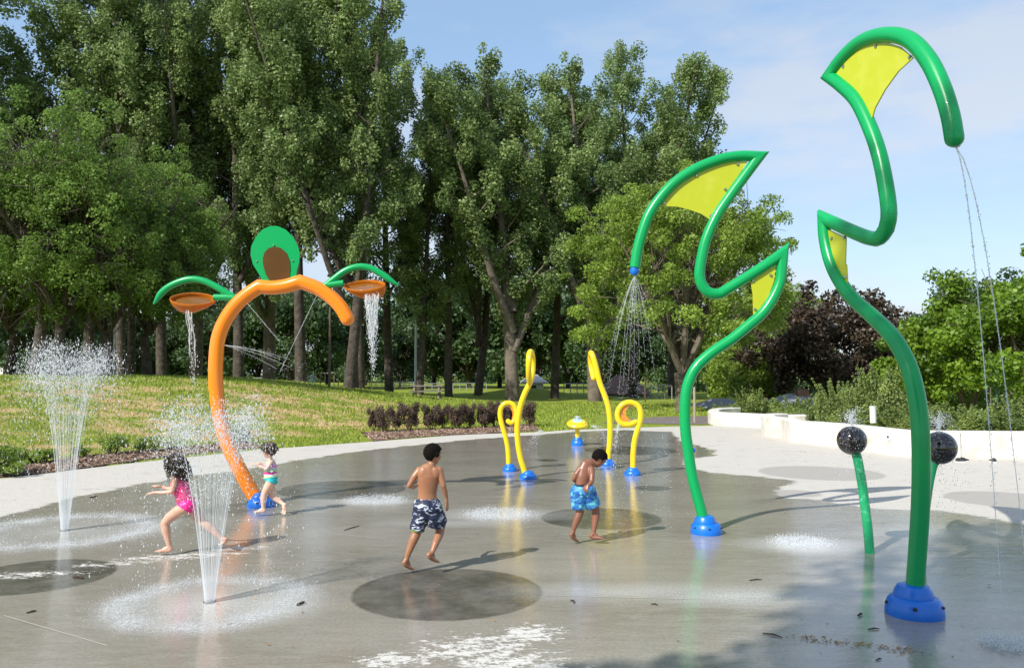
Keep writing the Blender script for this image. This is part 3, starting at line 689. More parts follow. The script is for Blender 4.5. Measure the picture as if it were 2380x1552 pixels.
for k, (u, v, s, h, lb) in enumerate(((262,1060,.62,.75,'small loose green shrub in the left mulch bed behind the pink girl'),(340,1054,.6,.62,'low yellowish green shrub between the two ground jets'),(402,1048,.45,.4,'tiny green shrub behind the girl in pink'),(190,1068,.4,.5,'small dark green shrub right of the left ground jet'),(555,1034,.6,.85,'dark green shrub beside the orange arch leg'),(85,1080,.8,.55,'spreading green shrub left of the left ground jet'),(-12,1105,.75,.9,'tufted bright green shrub at the left edge of the mulch'),(20,1108,.5,.4,'low green tuft at the corner of the left mulch bed'))):
    g_ = gnd(u, v); o = gs if k == 0 else copy_tree(gs); o.location = (g_[0], g_[1], max(0, float(hgt(g_[0], g_[1])))); o.scale = (s*1.3, s*1.3, h); o.rotation_euler = (0,0,k); o['label'] = lb; o['group'] = 'green shrubs in the left mulch bed'
ws = make_shrub('wild_shrub', .9, 1.25, 34, LSHR, 22, 70, .055, 46, spiky=1.)
ws2 = make_shrub('wild_shrub', .9, 1.25, 35, LSHR, 24, 70, .06, 40, spiky=1.)
WS = [(1690,33,.7,.8,1),(1745,34,.9,1.15,1),(1800,33,.7,.75,1),(1850,29,1.0,.95,1),(1905,27,.9,.9,0),(1950,25,.9,1.1,0),(2000,24,1.0,1.1,0),(2045,24,.9,1.25,1),(2090,22,.9,.9,0),(2130,22,.9,.9,0),(2180,22.5,1.,.85,0),(2230,21,.9,.85,0),(2280,22.5,1.,.9,1),(2330,21,1.,.8,0),(2375,22,1.,1.0,0),(2420,21,1.,.9,0)]
u_ = {}
for k, (u, D, s, h, w_) in enumerate(WS):
    src = (ws, ws2)[w_]; o = src if not u_.get(w_) else copy_tree(src); u_[w_] = 1; h *= (.55, .8, .5, .75, .55, .95, .8, 1.05, .6, .75, .6, .8, .55, .7, .8, .7)[k % 16]; x = (u-CX)/F*D; gz = min(0, float(hgt(x, D)))
    o.location = (x, D, gz-.05); o.scale = (s, s, h); o.rotation_euler = (0,0,k*2.1); o['group'] = 'wild shrubs behind the white seat wall'
    o['label'] = '%s wild pale green shrub from the left behind the white seat wall' % ordn[k]

# ------------------------------------------------------------------ seat walls
WALLM = mat('white_concrete', (.66, .63, .57), .85, bump=(25, .3, .01), var=(3.2, (.50, .46, .39), .45, .75))
def seatwall(path, h, th, label, joints, medal=None):
    P = resample([(p[0], p[1], 0, 0) for p in path], .12)[:, :2]
    d = np.gradient(P, axis=0); d /= np.linalg.norm(d, axis=1)[:,None]; nrm = np.column_stack([-d[:,1], d[:,0]])
    root = thing('seat_wall', label, 'wall', (P[0][0], P[0][1], 0)); mb = MB(); c = .03; ch = [(0,-.1),(0,h-c),(c,h),(th-c,h),(th,h-c),(th,-.1)]
    V = [(p[0]+n[0]*o_, p[1]+n[1]*o_, z) for p, n in zip(P, nrm) for o_, z in ch]; k = len(ch); Fc = []
    for i in range(len(P)-1):
        for j in range(k-1): a = i*k+j; Fc.append((a, a+k, a+k+1, a+1))
    Fc.append(tuple(range(k))); Fc.append(tuple((len(P)-1)*k+j for j in range(k))[::-1]); mb.add(V, Fc)
    mb.build('wall_body', WALLM, root)
    for ji in joints:
        p, n = P[ji], nrm[ji]; m2 = MB(); a = math.atan2(d[ji][1], d[ji][0]); m2.box((p[0]-n[0]*.001, p[1]-n[1]*.001, h/2), (.012, .006, h-.03), a); m2.build('joint', mat('joint_dark', (.2,.18,.15), .9), root, smooth=False)
    return root, P, nrm
W1 = [(x, y) for x, y in [tuple(gnd(a, c)[:2]) for a, c in ((1815,1019),(1838,1027),(1890,1032),(1945,1038),(2000,1046),(2055,1055),(2110,1061),(2200,1064),(2384,1066))]]
W1 = [(W1[0][0]+.9, W1[0][1]+3.1), (W1[0][0]+.25, W1[0][1]+2.5), (W1[0][0]-.1, W1[0][1]+1.2)] + W1 + [(14, 16.9), (18, 16.5)]
r_, P1, N1 = seatwall(W1, .57, .42, 'long curving white concrete seat wall with a round plaque behind the black balls', [], None)
j = int(np.argmin([abs(p[0]/p[1]*F+CX-2227) for p in P1])); d_ = P1[j+1]-P1[j]; a_ = math.atan2(d_[1], d_[0])
mb = MB(); mb.box((P1[j][0]-N1[j][0]*.001, P1[j][1]-N1[j][1]*.001, .27), (.009, .008, .55), a_); mb.build('joint', mat('joint_dark', (.2,.18,.15), .9), r_, smooth=False)
j = int(np.argmin([abs(p[0]/p[1]*F+CX-2060) + (0 if p[1] < 22 else 999) for p in P1])); c_ = Vector((*P1[j], .40)); nv = Vector((-N1[j][0], -N1[j][1], 0)); Mq = nv.to_track_quat('Z', 'Y').to_matrix()
mb = MB(); lathe(mb, c_ + nv*.002, [(.085, 0), (.085, .012), (.075, .016), (.0001, .016)], 24, Mq); pl = mb.build('plaque', mat('plaque_white', (.8, .78, .74), .5), r_)
mb = MB(); lathe(mb, c_ + nv*.019, [(.028, 0), (.028, .006), (.0001, .007)], 12, Mq)
for k in range(8):
    a = k*math.pi/4; mb.box(c_ + nv*.02 + Mq @ Vector((.05*math.cos(a), .05*math.sin(a), 0)), (.006, .006, .004), 0, Mq)
mb.build('emblem', BLACK, pl)
W2 = [tuple(gnd(a, c)[:2]) for a, c in ((1700,972),(1660,975),(1645,981),(1655,987),(1720,991),(1815,996),(1880,996))]
seatwall(W2, .46, .42, 'shorter white concrete seat wall farther back beside the asphalt path', [], None)

# ------------------------------------------------------------------ play features
def spts(L_, D, r): return [(*at(x, y, D(x, y) if callable(D) else D), r) for x, y in L_]
def basecap(root, c, R, H, lean=(0, 0), n=6, name='base_cap'):
    """two-stage blue dome round the foot of a post"""
    mb = MB(); prof = [(R*1.0, 0), (R*1.01, .02), (R*.99, H*.28), (R*.93, H*.46), (R*.84, H*.57), (R*.70, H*.60)]
    lathe(mb, (c[0], c[1], 0), prof, 40); o = mb.build(name, BLUE, root)
    m2 = MB(); sh = Vector((c[0]+lean[0]*R, c[1]+lean[1]*R, H*.52)); M = Matrix.Rotation(lean[0]*.6, 3, 'Y')
    lathe(m2, sh, [(R*.70, 0), (R*.70, H*.10), (R*.66, H*.26), (R*.54, H*.44), (R*.34, H*.50), (.001, H*.50)], 36, M); m2.build('collar', BLUE, o)
    for k in range(n):
        a = 2*math.pi*k/n + .5; m3 = MB(); ball(m3, (c[0]+math.cos(a)*R*.955, c[1]+math.sin(a)*R*.955, H*.38), R*.085, 8, 6, (1,1,.7)); m3.build('bolt_recess', BLACK, o)
    return o
def bolt(root, p, r=.018, n=(0,-1,0)):
    m = MB(); M = Vector(n).to_track_quat('Z', 'Y').to_matrix(); lathe(m, Vector(p), [(r, 0), (r, r*.5), (r*.7, r*.9), (.0001, r)], 12, M); m.build('bolt', STEEL, root)
def ring_seam(root, P, i, r, parent):
    pass
# --- big green post (right)
Da = lambda x, y: 1/(1/7.2 + (x-1905)*1.138e-4)
Db2 = lambda x, y: Da(x, y)
sA = [[(2124,1392),(2130,1300),(2137,1200),(2140,1100),(2138,1000),(2128,915),(2108,845),(2075,785),(2030,738),(1985,698),(1952,655),(1930,610),(1917,555),(1914,508)],
      [(1914,508),(2018,553),(2050,546),(2064,512),(2062,460),(2045,370),(2022,300),(1990,235),(1955,200),(1926,178)],
      [(1926,178),(1955,138),(2000,98),(2055,82),(2110,92),(2155,138),(2188,205),(2208,270),(2217,322)]]
rA = lambda x: .0665 - (2150-x)*.00004 if x < 2150 else .0665
secs = [[(*at(x, y, Da(x, y)), rA(x)) for x, y in s] for s in sA]
base = at(2124, 1400, 6.1); base = Vector((base[0], 6.1, 0))
tA = thing('green_spray_post', 'tallest green tube post with lime panels, big blue base, at the right of the pad', 'water feature', base)
# straight run before the round bend: keep the turn tight
mb = MB(); sweep(mb, pipe(secs), 28, dome1=True); pipeA = mb.build('pipe', GREEN, tA)
basecap(tA, base, .205, .22, (.0, 0.05), 5)
def z3(x, y): return x/2.586+1860, (y/2.586+20)
def z4r(x, y): return x/2.692+1500, y/2.692+560
def z2(x, y): return x/3.527+1440, y/3.527+320
def z1(x, y): return x/3.527+300, y/3.527+480
def zb(x, y): return x/4.312+1120, y/4.312+780
K = .998
def conv(f, L_, D): return [at(*(np.array(f(x, y))*K), D(f(x, y)[0]*K, 0) if callable(D) else D) for x, y in L_]
pA1 = conv(z3, [(222,398),(290,315),(370,240),(455,212),(540,210),(610,232),(688,300),(600,380),(520,490),(460,600),(430,700),(385,650),(315,510),(265,440)], Da)
mb = MB(); nA_ = plate(mb, pA1, .012); mb.build('lime_panel', LIME, tA, smooth=False)['label'] = 'upper lime green panel'
pA2 = conv(z3, [(165,1325),(285,1378),(280,1550)], Da) + conv(z4r, [(1268,150),(1275,268),(1225,200),(1180,80),(1155,0)], Da)
mb = MB(); plate(mb, pA2, .012); mb.build('lime_panel', LIME, tA, smooth=False)['label'] = 'lower narrow lime green panel'
for p in conv(z3, [(265,355),(460,235),(663,300),(332,508),(417,665),(270,1382),(195,1388)], Da) + conv(z4r, [(1258,230)], Da): bolt(tA, p + Vector((0,-.01,0)), .017)
for k in (0.42,):
    P = pipe(secs); 
def seam(root, P, D_r, pt):
    A = np.array(P); i = int(np.argmin(np.linalg.norm(A[:, :3]-np.array(pt), axis=1))); i = min(max(i, 1), len(A)-2)
    t = Vector(A[i+1][:3]-A[i-1][:3]).normalized(); m = MB(); r = A[i][3]; M = t.to_track_quat('Z', 'Y').to_matrix()
    lathe(m, Vector(A[i][:3]), [(r*.98, -.006), (r*1.012, -.004), (r*1.012, .004), (r*.98, .006)], 28, M); m.build('weld_ring', GREEN if root is not tC else ORANGE, root)
tC = None
PA = pipe(secs)
for q in ((2138,950),(2063,500),(2060,540)): seam(tA, PA, 0, at(q[0], q[1], Da(*q)))
endA = Vector(PA[-1][:3]); mb = MB(); ball(mb, endA + Vector((.012,0,-.055)), .03, 12, 6, (1,1,.5)); mb.build('outlet', STEEL, tA)
# --- left green post
DB = 9.15
sB = [[(1637,1222),(1630,1190),(1618,1145),(1606,1095),(1598,1041),(1592,993),(1592,930),(1599,890),(1618,852),(1655,818),(1700,788),(1738,757),(1772,727),(1797,690),(1812,655),(1817,620),(1819,588)],
      [(1819,588),(1803,601),(1690,672),(1668,683),(1647,680),(1632,665),(1625,640),(1630,600),(1641,555),(1665,502),(1693,460),(1728,412),(1764,364)],
      [(1764,364),(1722,363),(1680,369),(1636,384),(1602,401),(1565,427),(1531,464),(1506,503),(1489,551),(1480,588),(1475,622)]]
rB = .0615
secs = [[(*at(x, y, DB), rB) for x, y in s] for s in sB]
bB = Vector((at(1641, 1232, DB)[0], DB, 0))
tB = thing('green_spray_post', 'green tube post with two lime panels, spraying from a blue nozzle at its tip', 'water feature', bB)
PB = pipe(secs); mb = MB(); sweep(mb, PB, 26); mb.build('pipe', GREEN, tB)
basecap(tB, bB, .175, .2, (-.08, 0), 6)
mb = MB(); plate(mb, conv(z2, [(1060,200),(960,200),(850,215),(740,255),(640,300),(540,365),(450,440),(370,525),(350,565),(480,570),(580,595),(680,630),(755,680),(810,580),(890,440),(970,330)], DB), .012); mb.build('lime_panel', LIME, tB, smooth=False)['label'] = 'upper lime green panel'
mb = MB(); plate(mb, conv(z2, [(1290,1050),(1080,1175),(1100,1290),(1105,1460),(1160,1400),(1230,1300),(1275,1180)], DB), .012); mb.build('lime_panel', LIME, tB, smooth=False)['label'] = 'lower lime green panel'
for p in conv(z2, [(973,222),(638,318),(372,545),(872,427),(755,645),(1247,1133),(1100,1180),(1118,1412)], DB): bolt(tB, p + Vector((0,-.008,0)), .017)
for q in ((1684,368),(1686,468),(1626,647),(1592,938)): seam(tB, PB, 0, at(q[0], q[1], DB))
e = Vector(PB[-1][:3]); M = Vector(PB[-1][:3]-PB[-2][:3]).to_track_quat('Z', 'Y').to_matrix(); mb = MB(); lathe(mb, e, [(.048,0),(.05,.01),(.05,.05),(.045,.075),(.03,.09),(.0001,.095)], 24, M); mb.build('nozzle', BLUE, tB)
mb = MB(); q = at(1612, 1046, DB); ball(mb, q, .022, 10, 8); mb.build('push_button', BLUE, tB)
# --- orange arch
DC = 11.0
sC = [[(601,1168),(580,1133),(556,1089),(535,1045),(519,1000),(509,956),(503,911),(501,863),(504,806),(511,773),(526,740),(549,708),(577,683),(603,666)],
      [(603,666),(622,668),(640,668),(668,664),(697,655)],
      [(697,655),(736,669),(767,689),(792,714),(807,740)]]
rC = .098
secs = [[(*at(x, y, DC), rC*(1 if y > 900 else 1)) for x, y in s] for s in sC]
bC = Vector((at(607, 1168, DC)[0], DC, 0))
tC = thing('orange_spray_arch', 'orange tube arch with a green plate and two green leaf arms on a blue base', 'water feature', bC)
PC = pipe(secs); mb = MB(); sweep(mb, PC, 28, dome1=True); mb.build('pipe', ORANGE, tC)
basecap(tC, bC, .185, .19, (-.12, 0), 6)
mb = MB(); Dp = DC; pl = conv(z1, [(1115,640),(1070,560),(1020,480),(1000,400),(1006,330),(1040,260),(1095,195),(1160,165),(1225,166),(1290,195),(1350,255),(1390,330),(1405,400),(1397,470),(1378,540),(1372,610),(1280,640),(1180,645)], Dp)
plate(mb, pl, .014); o = mb.build('leaf_plate', GREEN, tC, smooth=False)
mb = MB(); plate(mb, conv(z1, [(1175,645),(1125,560),(1102,480),(1100,430),(1115,380),(1150,345),(1200,332),(1250,345),(1295,385),(1320,450),(1325,520),(1310,630),(1240,640)], Dp-.012), .012); mb.build('window_plate', BROWNP, o, smooth=False)
for p in conv(z1, [(1190,320),(1050,455),(1075,590),(1345,450)], Dp-.012): bolt(o, p, .012)
rl = .046
def leafarm(pts, pts2, label):
    P = resample([(*at(x, y, DC), rl) for x, y in pts], .05); P[-1][3] = .012; P[-2][3] = .026; P[-3][3] = .038
    mb = MB(); sweep(mb, list(P), 18); o = mb.build('leaf_arm', GREEN, tC); o['label'] = label
    mb = MB(); sweep(mb, [(*at(x, y, DC-.01), rl) for x, y in pts2], 18); mb.build('bucket_arm', GREEN, o)
leafarm([(556,698),(527,681),(498,664),(470,652),(441,649),(407,659),(379,677),(357,707)], [(545,692),(530,691),(497,691)], 'left green leaf arm')
leafarm([(748,672),(775,649),(803,629),(832,620),(860,623),(888,638),(908,652),(926,663)], [(762,663),(780,660),(798,658)], 'right green leaf arm')
def bucket(c, half, label, yaw, roll, flip=1):
    """open amber dish shaped like a half lemon"""
    mb = MB(); V = []; nu_, nv_ = 28, 10
    M = Matrix.Rotation(yaw, 3, 'Z') @ Matrix.Rotation(roll, 3, 'X')
    for j in range(nv_+1):
        b_ = j/nv_*math.pi/2
        for i in range(nu_):
            a = 2*math.pi*i/nu_; ex = 1.0 + .12*math.cos(2*a)
            p = Vector((half*math.cos(a)*ex*math.cos(b_), half*.52*math.sin(a)*math.cos(b_), -half*.78*math.sin(b_)*(1-.45*flip*math.cos(a)*math.cos(b_))))
            V.append(M @ p + c)
    Fc = [(j*nu_+i, j*nu_+(i+1)%nu_, (j+1)*nu_+(i+1)%nu_, (j+1)*nu_+i) for j in range(nv_) for i in range(nu_)]
    mb.add(V, Fc); o = mb.build('bucket', AMBER, tC); o['label'] = label
    s = o.modifiers.new('thick', 'SOLIDIFY'); s.thickness = .012
    # water held in the dish
    m2 = MB(); m2.add([M @ Vector((half*.9*math.cos(2*math.pi*i/nu_), half*.45*math.sin(2*math.pi*i/nu_), -.05)) + c for i in range(nu_)], [tuple(range(nu_))]); m2.build('bucket_water', mat('bucket_water', (.20, .085, .02), .04, coat=1, bump=(22, .6, .02)), o, smooth=False)
bucket(at(449, 694, DC-.05), .265, 'left amber bucket', .2, .72, 1)
bucket(at(846, 662, DC-.05), .265, 'right amber bucket', -.2, .62, -1)
for q in ((512,775),(525,742)): seam(tC, PC, 0, at(q[0], q[1], DC))
# --- yellow loops
def yellow(pts, D, label, capc, capR, r=.047, depth=None, panel=None, bolts=None):
    L2 = [tuple(np.array(zb(x, y))*K) for x, y in pts]; dd = depth or [0]*len(L2)
    b0 = at(*(np.array(zb(*capc))*K), D); b0 = Vector((b0[0], D, 0))
    t = thing('yellow_loop_post', label, 'water feature', b0, 'yellow curled tube posts')
    S = [(*at(x, y, D+q), r) for (x, y), q in zip(L2, dd)]; mb = MB(); sweep(mb, list(resample(S, .04)), 20, dome1=True); mb.build('pipe', YELLOW, t)
    basecap(t, b0, capR, .135, (.0, 0), 6)
    if panel:
        mb = MB(); plate(mb, [at(*(np.array(zb(x, y))*K), D) for x, y in panel], .012); mb.build('amber_panel', mat('amber_panel', (.80, .26, .03), .25, coat=.4), t, smooth=False)
    for q in (bolts or []): bolt(t, at(*(np.array(zb(*q))*K), D-.02), .016)
    return t
yellow([(276,1300),(275,1240),(268,1140),(250,1040),(222,940),(200,860),(190,790),(203,725),(240,688),(285,680),(325,702),(348,748),(352,810),(332,862),(298,882),(272,865)], 15.0, 'short yellow post curling into a spiral, left of the pair on the left', (288,1320), .135,
       panel=[(268,706),(310,725),(338,765),(342,815),(322,856),(308,838),(316,800),(312,765),(295,735)], bolts=[(272,714),(334,770),(312,848)])
yellow([(445,1410),(425,1330),(397,1240),(372,1100),(362,960),(370,850),(392,720),(432,600),(470,520),(492,470),(512,400),(520,300),(514,210),(500,168),(484,190),(478,260),(477,340),(480,420),(488,478)], 13.9, 'tall yellow post with a narrow edge-on loop at the top, left pair', (470,1425), .15, r=.05,
       depth=[0,0,0,0,0,0,0,0,0,0,.02,.06,.02,-.1,-.22,-.28,-.26,-.18,-.08])
yellow([(1278,1240),(1280,1180),(1291,1080),(1295,900),(1280,740),(1245,620),(1192,480),(1155,330),(1122,215),(1103,180),(1098,215),(1103,290),(1116,370),(1130,430)], 15.9, 'tall yellow post with an edge-on loop at the top, right pair', (1270,1262), .15, r=.055,
       depth=[0,0,0,0,0,0,0,0,.02,.1,.22,.28,.24,.15])
yellow([(1525,1345),(1525,1270),(1527,1180),(1542,1050),(1575,930),(1598,850),(1600,765),(1570,705),(1500,675),(1430,690),(1383,740),(1368,800),(1388,866),(1435,898),(1495,895),(1548,872)], 14.4, 'short yellow post curling into a round spiral with an amber panel, right pair', (1520,1380), .15, r=.05,
       panel=[(1490,695),(1420,722),(1385,780),(1392,840),(1430,880),(1480,875),(1515,862),(1475,838),(1452,800),(1452,755),(1480,722),(1530,705)], bolts=[(1482,712),(1407,776),(1481,862)])
# --- mushroom fountain
DM = 20.4; c0_ = at(*(np.array(zb(967,1100))*K), DM); bM = Vector((c0_[0], DM, 0)); tM = thing('mushroom_fountain', 'small yellow spotted mushroom-shaped fountain on a blue base in the middle distance', 'water feature', bM)
basecap(tM, bM, .165, .2, (0,0), 5)
mb = MB(); lathe(mb, bM, [(.055,.1),(.055,.46),(.09,.5)], 20); mb.build('stem', YELLOW, tM)
hc = bM + Vector((0,0,.515)); Mt = Matrix.Rotation(.30, 3, 'X'); mb = MB(); lathe(mb, hc, [(.05,-.04),(.18,-.03),(.26,0),(.275,.035),(.25,.075),(.19,.11),(.12,.122),(.001,.125)], 36, Mt); cp = mb.build('cap', YELLOW, tM)
mb = MB(); lathe(mb, hc, [(.13,.121),(.12,.132),(.001,.135)], 24, Mt); mb.build('blue_disc', mat('pale_blue', (.35,.62,.80), .3), cp)
for k in range(12):
    a = 2*math.pi*k/12; mb = MB(); ball(mb, hc + Mt @ Vector((.215*math.cos(a), .215*math.sin(a), .095)), .017, 8, 6, (1,1,.6)); mb.build('spot', mat('spot_brown', (.18,.05,.02), .4), cp)
# --- black balls on green stalks
def ballpost(pts, D, bc, R, label, Ds=None):
    g0 = at(*pts[0], D); g0 = Vector((g0[0], D, 0)); t = thing('ball_spray_post', label, 'water feature', g0, 'black balls on green stalks'); Ds = Ds or [D]*len(pts)
    S = [(*at(x, y, q), .046) for (x, y), q in zip(pts, Ds)]; S.insert(0, (S[0][0], S[0][1], -.02, .046)); mb = MB(); sweep(mb, list(resample(S, .04)), 22); mb.build('stalk', mat('scuffed_green', (.01,.36,.135), .4, coat=.15, var=(14, (.12,.5,.3), .58, .75)), t)
    a = Vector(S[-1][:3]); c = at(*bc, Ds[-1]); mb = MB(); sweep(mb, [(*a, .05), (*(a*.6+c*.4), .05)], 20); mb.build('neck', BALLM, t)
    mb = MB(); ball(mb, c, R, 40, 28); mb.build('ball', BALLM, t); return c
cb1 = ballpost([(2020,1278),(2016,1230),(2010,1180),(2002,1120),(1993,1070),(1988,1052)], 8.15, (1979,1023), .146, 'left black speckled ball on a curved green stalk')
cb2 = ballpost([(2138,1320),(2140,1280),(2146,1200),(2155,1130),(2163,1090),(2168,1075)], 7.4, (2183,1040), .150, 'right black speckled ball half hidden behind the tallest green post')

# ------------------------------------------------------------------ water
OCT_V = np.array([(1,0,0),(-1,0,0),(0,1,0),(0,-1,0),(0,0,1),(0,0,-1)], float); OCT_F = np.array([(0,2,4),(2,1,4),(1,3,4),(3,0,4),(2,0,5),(1,2,5),(3,1,5),(0,3,5)])
def drops(P, R, parent, name='droplets', mt=None, el=1.3):
    P = np.array(P, float); R = np.array(R, float); n = len(P); sc3 = np.column_stack([R, R, R*el])
    V = (P[:,None,:] + OCT_V[None]*sc3[:,None,:]).reshape(-1, 3); Fq = (np.arange(n)[:,None,None]*6 + OCT_F[None]).reshape(-1, 3)
    o = npmesh(name, V, Fq, mt or DROP, parent, off=parent_world(parent), smooth=True); o['kind'] = 'stuff'; return o
def thread(mb, P, segs=5): sweep(mb, P, segs, cap0=False, cap1=False)
def ring_foam(c, R, parent, w_=.35, ry=1.0, name='splash_ring', strength=.8, n=3000, hh=.05, dr=.0028):
    nr, na = 12, 64; V = []; dens = []; r0, r1 = max(.0, R*(1-w_*1.2)), R*(1+w_*1.5)
    for i in range(nr):
        r = r0 + (r1-r0)*i/(nr-1); d = math.exp(-((r-R)/(R*w_*.55))**2) if i not in (0, nr-1) else 0
        for k in range(na): a = 2*math.pi*k/na; V.append((c[0]+r*math.cos(a), c[1]+r*math.sin(a)*ry, .006)); dens.append(d*strength)
    id_ = np.arange(nr*na).reshape(nr, na); Q = np.column_stack([id_[:-1].ravel(), id_[1:].ravel(), np.roll(id_, -1, 1)[1:].ravel(), np.roll(id_, -1, 1)[:-1].ravel()])
    npmesh(name, V, Q, FOAM, parent, off=parent_world(parent), pt_attr={'dens': dens}, smooth=True)
    a = rng.uniform(0, 6.283, n); r = R + rng.normal(0, R*w_*.42, n); z = np.abs(rng.normal(0, hh, n)); drops(np.column_stack([c[0]+r*np.cos(a), c[1]+r*np.sin(a)*ry, z+.004]), rng.uniform(.5, 1.3, n)*dr, parent, 'splash_droplets')
def jet(c, H, R, label, RR, ns=26, r0=.035, th=.0042, nd=2600, dr=.0045, lean=(0,0), wide=1.0):
    t = thing('water_jet', label, 'water jet', c, 'ground water jets'); g = 9.8; vz = math.sqrt(2*g*H); T = 2*vz/g; vr = R/T; mb = MB()
    dp = []; drr = []
    for k in range(ns):
        a = 2*math.pi*k/ns; ph = a + rng.normal(0, .03); v = vr*rng.uniform(.8, 1.12); z_ = vz*rng.uniform(.93, 1.02); P = []
        tb = T*.5*rng.uniform(.38, .72)
        for q in np.linspace(0, tb, 9): P.append((c[0]+(r0+v*q)*math.cos(ph)+lean[0]*q, c[1]+(r0+v*q)*math.sin(ph)+lean[1]*q, max(.0, z_*q-.5*g*q*q), th*(1-.4*q/tb)))
        thread(mb, P, 5)
        m = int(nd/ns); tt = np.concatenate([rng.uniform(.16, .5, m//4), rng.beta(2.2, 2.6, m//2)*.5+.28, rng.uniform(.5, 1, m-m//4-m//2)])*T
        jit = .008+.15*(tt/T)**1.4; ang = ph + rng.normal(0, 1, m)*(.05+.5*(tt/T)**2)
        vv = v*(1+rng.normal(0, .16, m)*wide); zz = z_*tt*(1-rng.uniform(0, .07, m))-.5*g*tt*tt
        p = np.column_stack([c[0]+(r0+vv*tt)*np.cos(ang)+lean[0]*tt, c[1]+(r0+vv*tt)*np.sin(ang)+lean[1]*tt, zz]) + rng.normal(0, 1, (m, 3))*jit[:,None]*.35
        k_ = p[:,2] > .01; dp.append(p[k_]); drr.append((np.clip(rng.lognormal(-.45, .5, m), .2, 2.1)*dr)[k_])
    mb.build('streams', STREAM, t); drops(np.vstack(dp), np.concatenate(drr), t, el=2.4)
    ring_foam(c, RR, t, .42, 1.0, strength=.95, n=7000, hh=.03, dr=dr*.62)
    mb = MB(); lathe(mb, (c[0], c[1], 0), [(.05, .001), (.05, .008), (.001, .009)], 20); mb.build('nozzle_plate', STEEL, t)
jet(gnd(487,1398), 1.60, .66, 'nearer ground jet fanning up in front of the girl in pink', .66, 44, .035, .0021, 11000, .0030)
jet(gnd(150,1232), 2.17, .72, 'farther ground jet at the left edge spraying up against the trees', .92, 44, .035, .0026, 14000, .0036, wide=1.5)
# spray from the blue nozzle
def spray(c, dirs, label, name='water_spray', group=None, land=.0, g=9.8, th=.0022, nd=60, dr=.0035, tmax=None, jit=.02, full=False):
    t = thing(name, label, 'water spray', c, group); mb = MB(); dp = []; rr = []
    for d in dirs:
        v = np.array(d, float); p0 = np.array(c, float)
        T = (v[2]+math.sqrt(max(0, v[2]**2+2*g*(p0[2]-land))))/g; T = min(T, tmax or T)
        tb = T*(rng.uniform(.8, .97) if full else rng.uniform(.2, .65)); P = []
        for q in np.linspace(0, tb, 10): x = p0+v*q; x[2] -= .5*g*q*q; P.append((*x, th*(1-.5*q/tb)))
        thread(mb, P, 4)
        tt = rng.uniform(.1, 1, nd)*T; x = p0[None]+v[None]*tt[:,None]; x[:,2] -= .5*g*tt*tt; x += rng.normal(0, 1, x.shape)*jit*(tt/T)[:,None]; k = x[:,2] > 0; dp.append(x[k]); rr.append((rng.uniform(.4, 1.2, nd)*dr)[k])
    mb.build('streams', THIN, t); drops(np.vstack(dp), np.concatenate(rr), t, el=1.8); return t
nz = Vector(PB[-1][:3]) + Vector((0,0,-.09))
dirs = [(math.cos(a)*s, math.sin(a)*s, -1.6) for a, s in [(2*math.pi*k/20 + rng.normal(0,.08), rng.uniform(.35, 1.15)) for k in range(16)]]
spray(nz, dirs, 'cone of thin water threads falling from the blue nozzle', nd=130, dr=.0028, th=.0022, jit=.05)
e = endA + Vector((.012,0,-.07))
spray(e, [(.33,.05,-.5),(.33,.05,-.52),(.62,.1,-.5),(.62,.1,-.48)], 'two thin streams falling from the tip of the tallest green post', nd=150, dr=.004, th=.0045, jit=.012, full=True)
def from_px(a, b_, D0, D1, label, n=3, nd=110, dr=.0032, th=.003, sag=.0, jit=.05):
    """water thread between two points of the scene"""
    p0 = at(*a, D0); p1 = at(*b_, D1); t = thing('water_spray', label, 'water spray', p0, 'jets crossing under the orange arch'); mb = MB(); dp = []
    for k in range(n):
        q1 = p1 + Vector(rng.normal(0, jit*2, 3)); P = []
        for f in np.linspace(0, rng.uniform(.75, .95), 8): x = p0.lerp(q1, float(f)); x.z += sag*4*f*(1-f); P.append((*x, th*(1-.4*f)))
        thread(mb, P, 4)
        f = rng.uniform(.15, 1.25, nd); x = np.array(p0)[None]*(1-f[:,None])+np.array(q1)[None]*f[:,None]; x[:,2] += sag*4*f*(1-f); x += rng.normal(0, 1, x.shape)*(jit*f[:,None]); dp.append(x[x[:,2] > .01])
    mb.build('streams', THIN, t); X_ = np.vstack(dp); drops(X_, rng.uniform(.5, 1.2, len(X_))*dr, t, el=1.0)
from_px((575,705), (655,800), DC-.1, DC-.3, 'thin jet angling down right from the left shoulder of the arch', n=1, jit=.012)
from_px((736,686), (642,885), DC-.1, DC-.4, 'thin jet angling down left from the right shoulder of the arch', n=1, jit=.012)
from_px((522,802), (680,850), DC-.1, DC-.3, 'jet spraying sideways from the left leg of the arch', n=4, sag=.04, jit=.05)
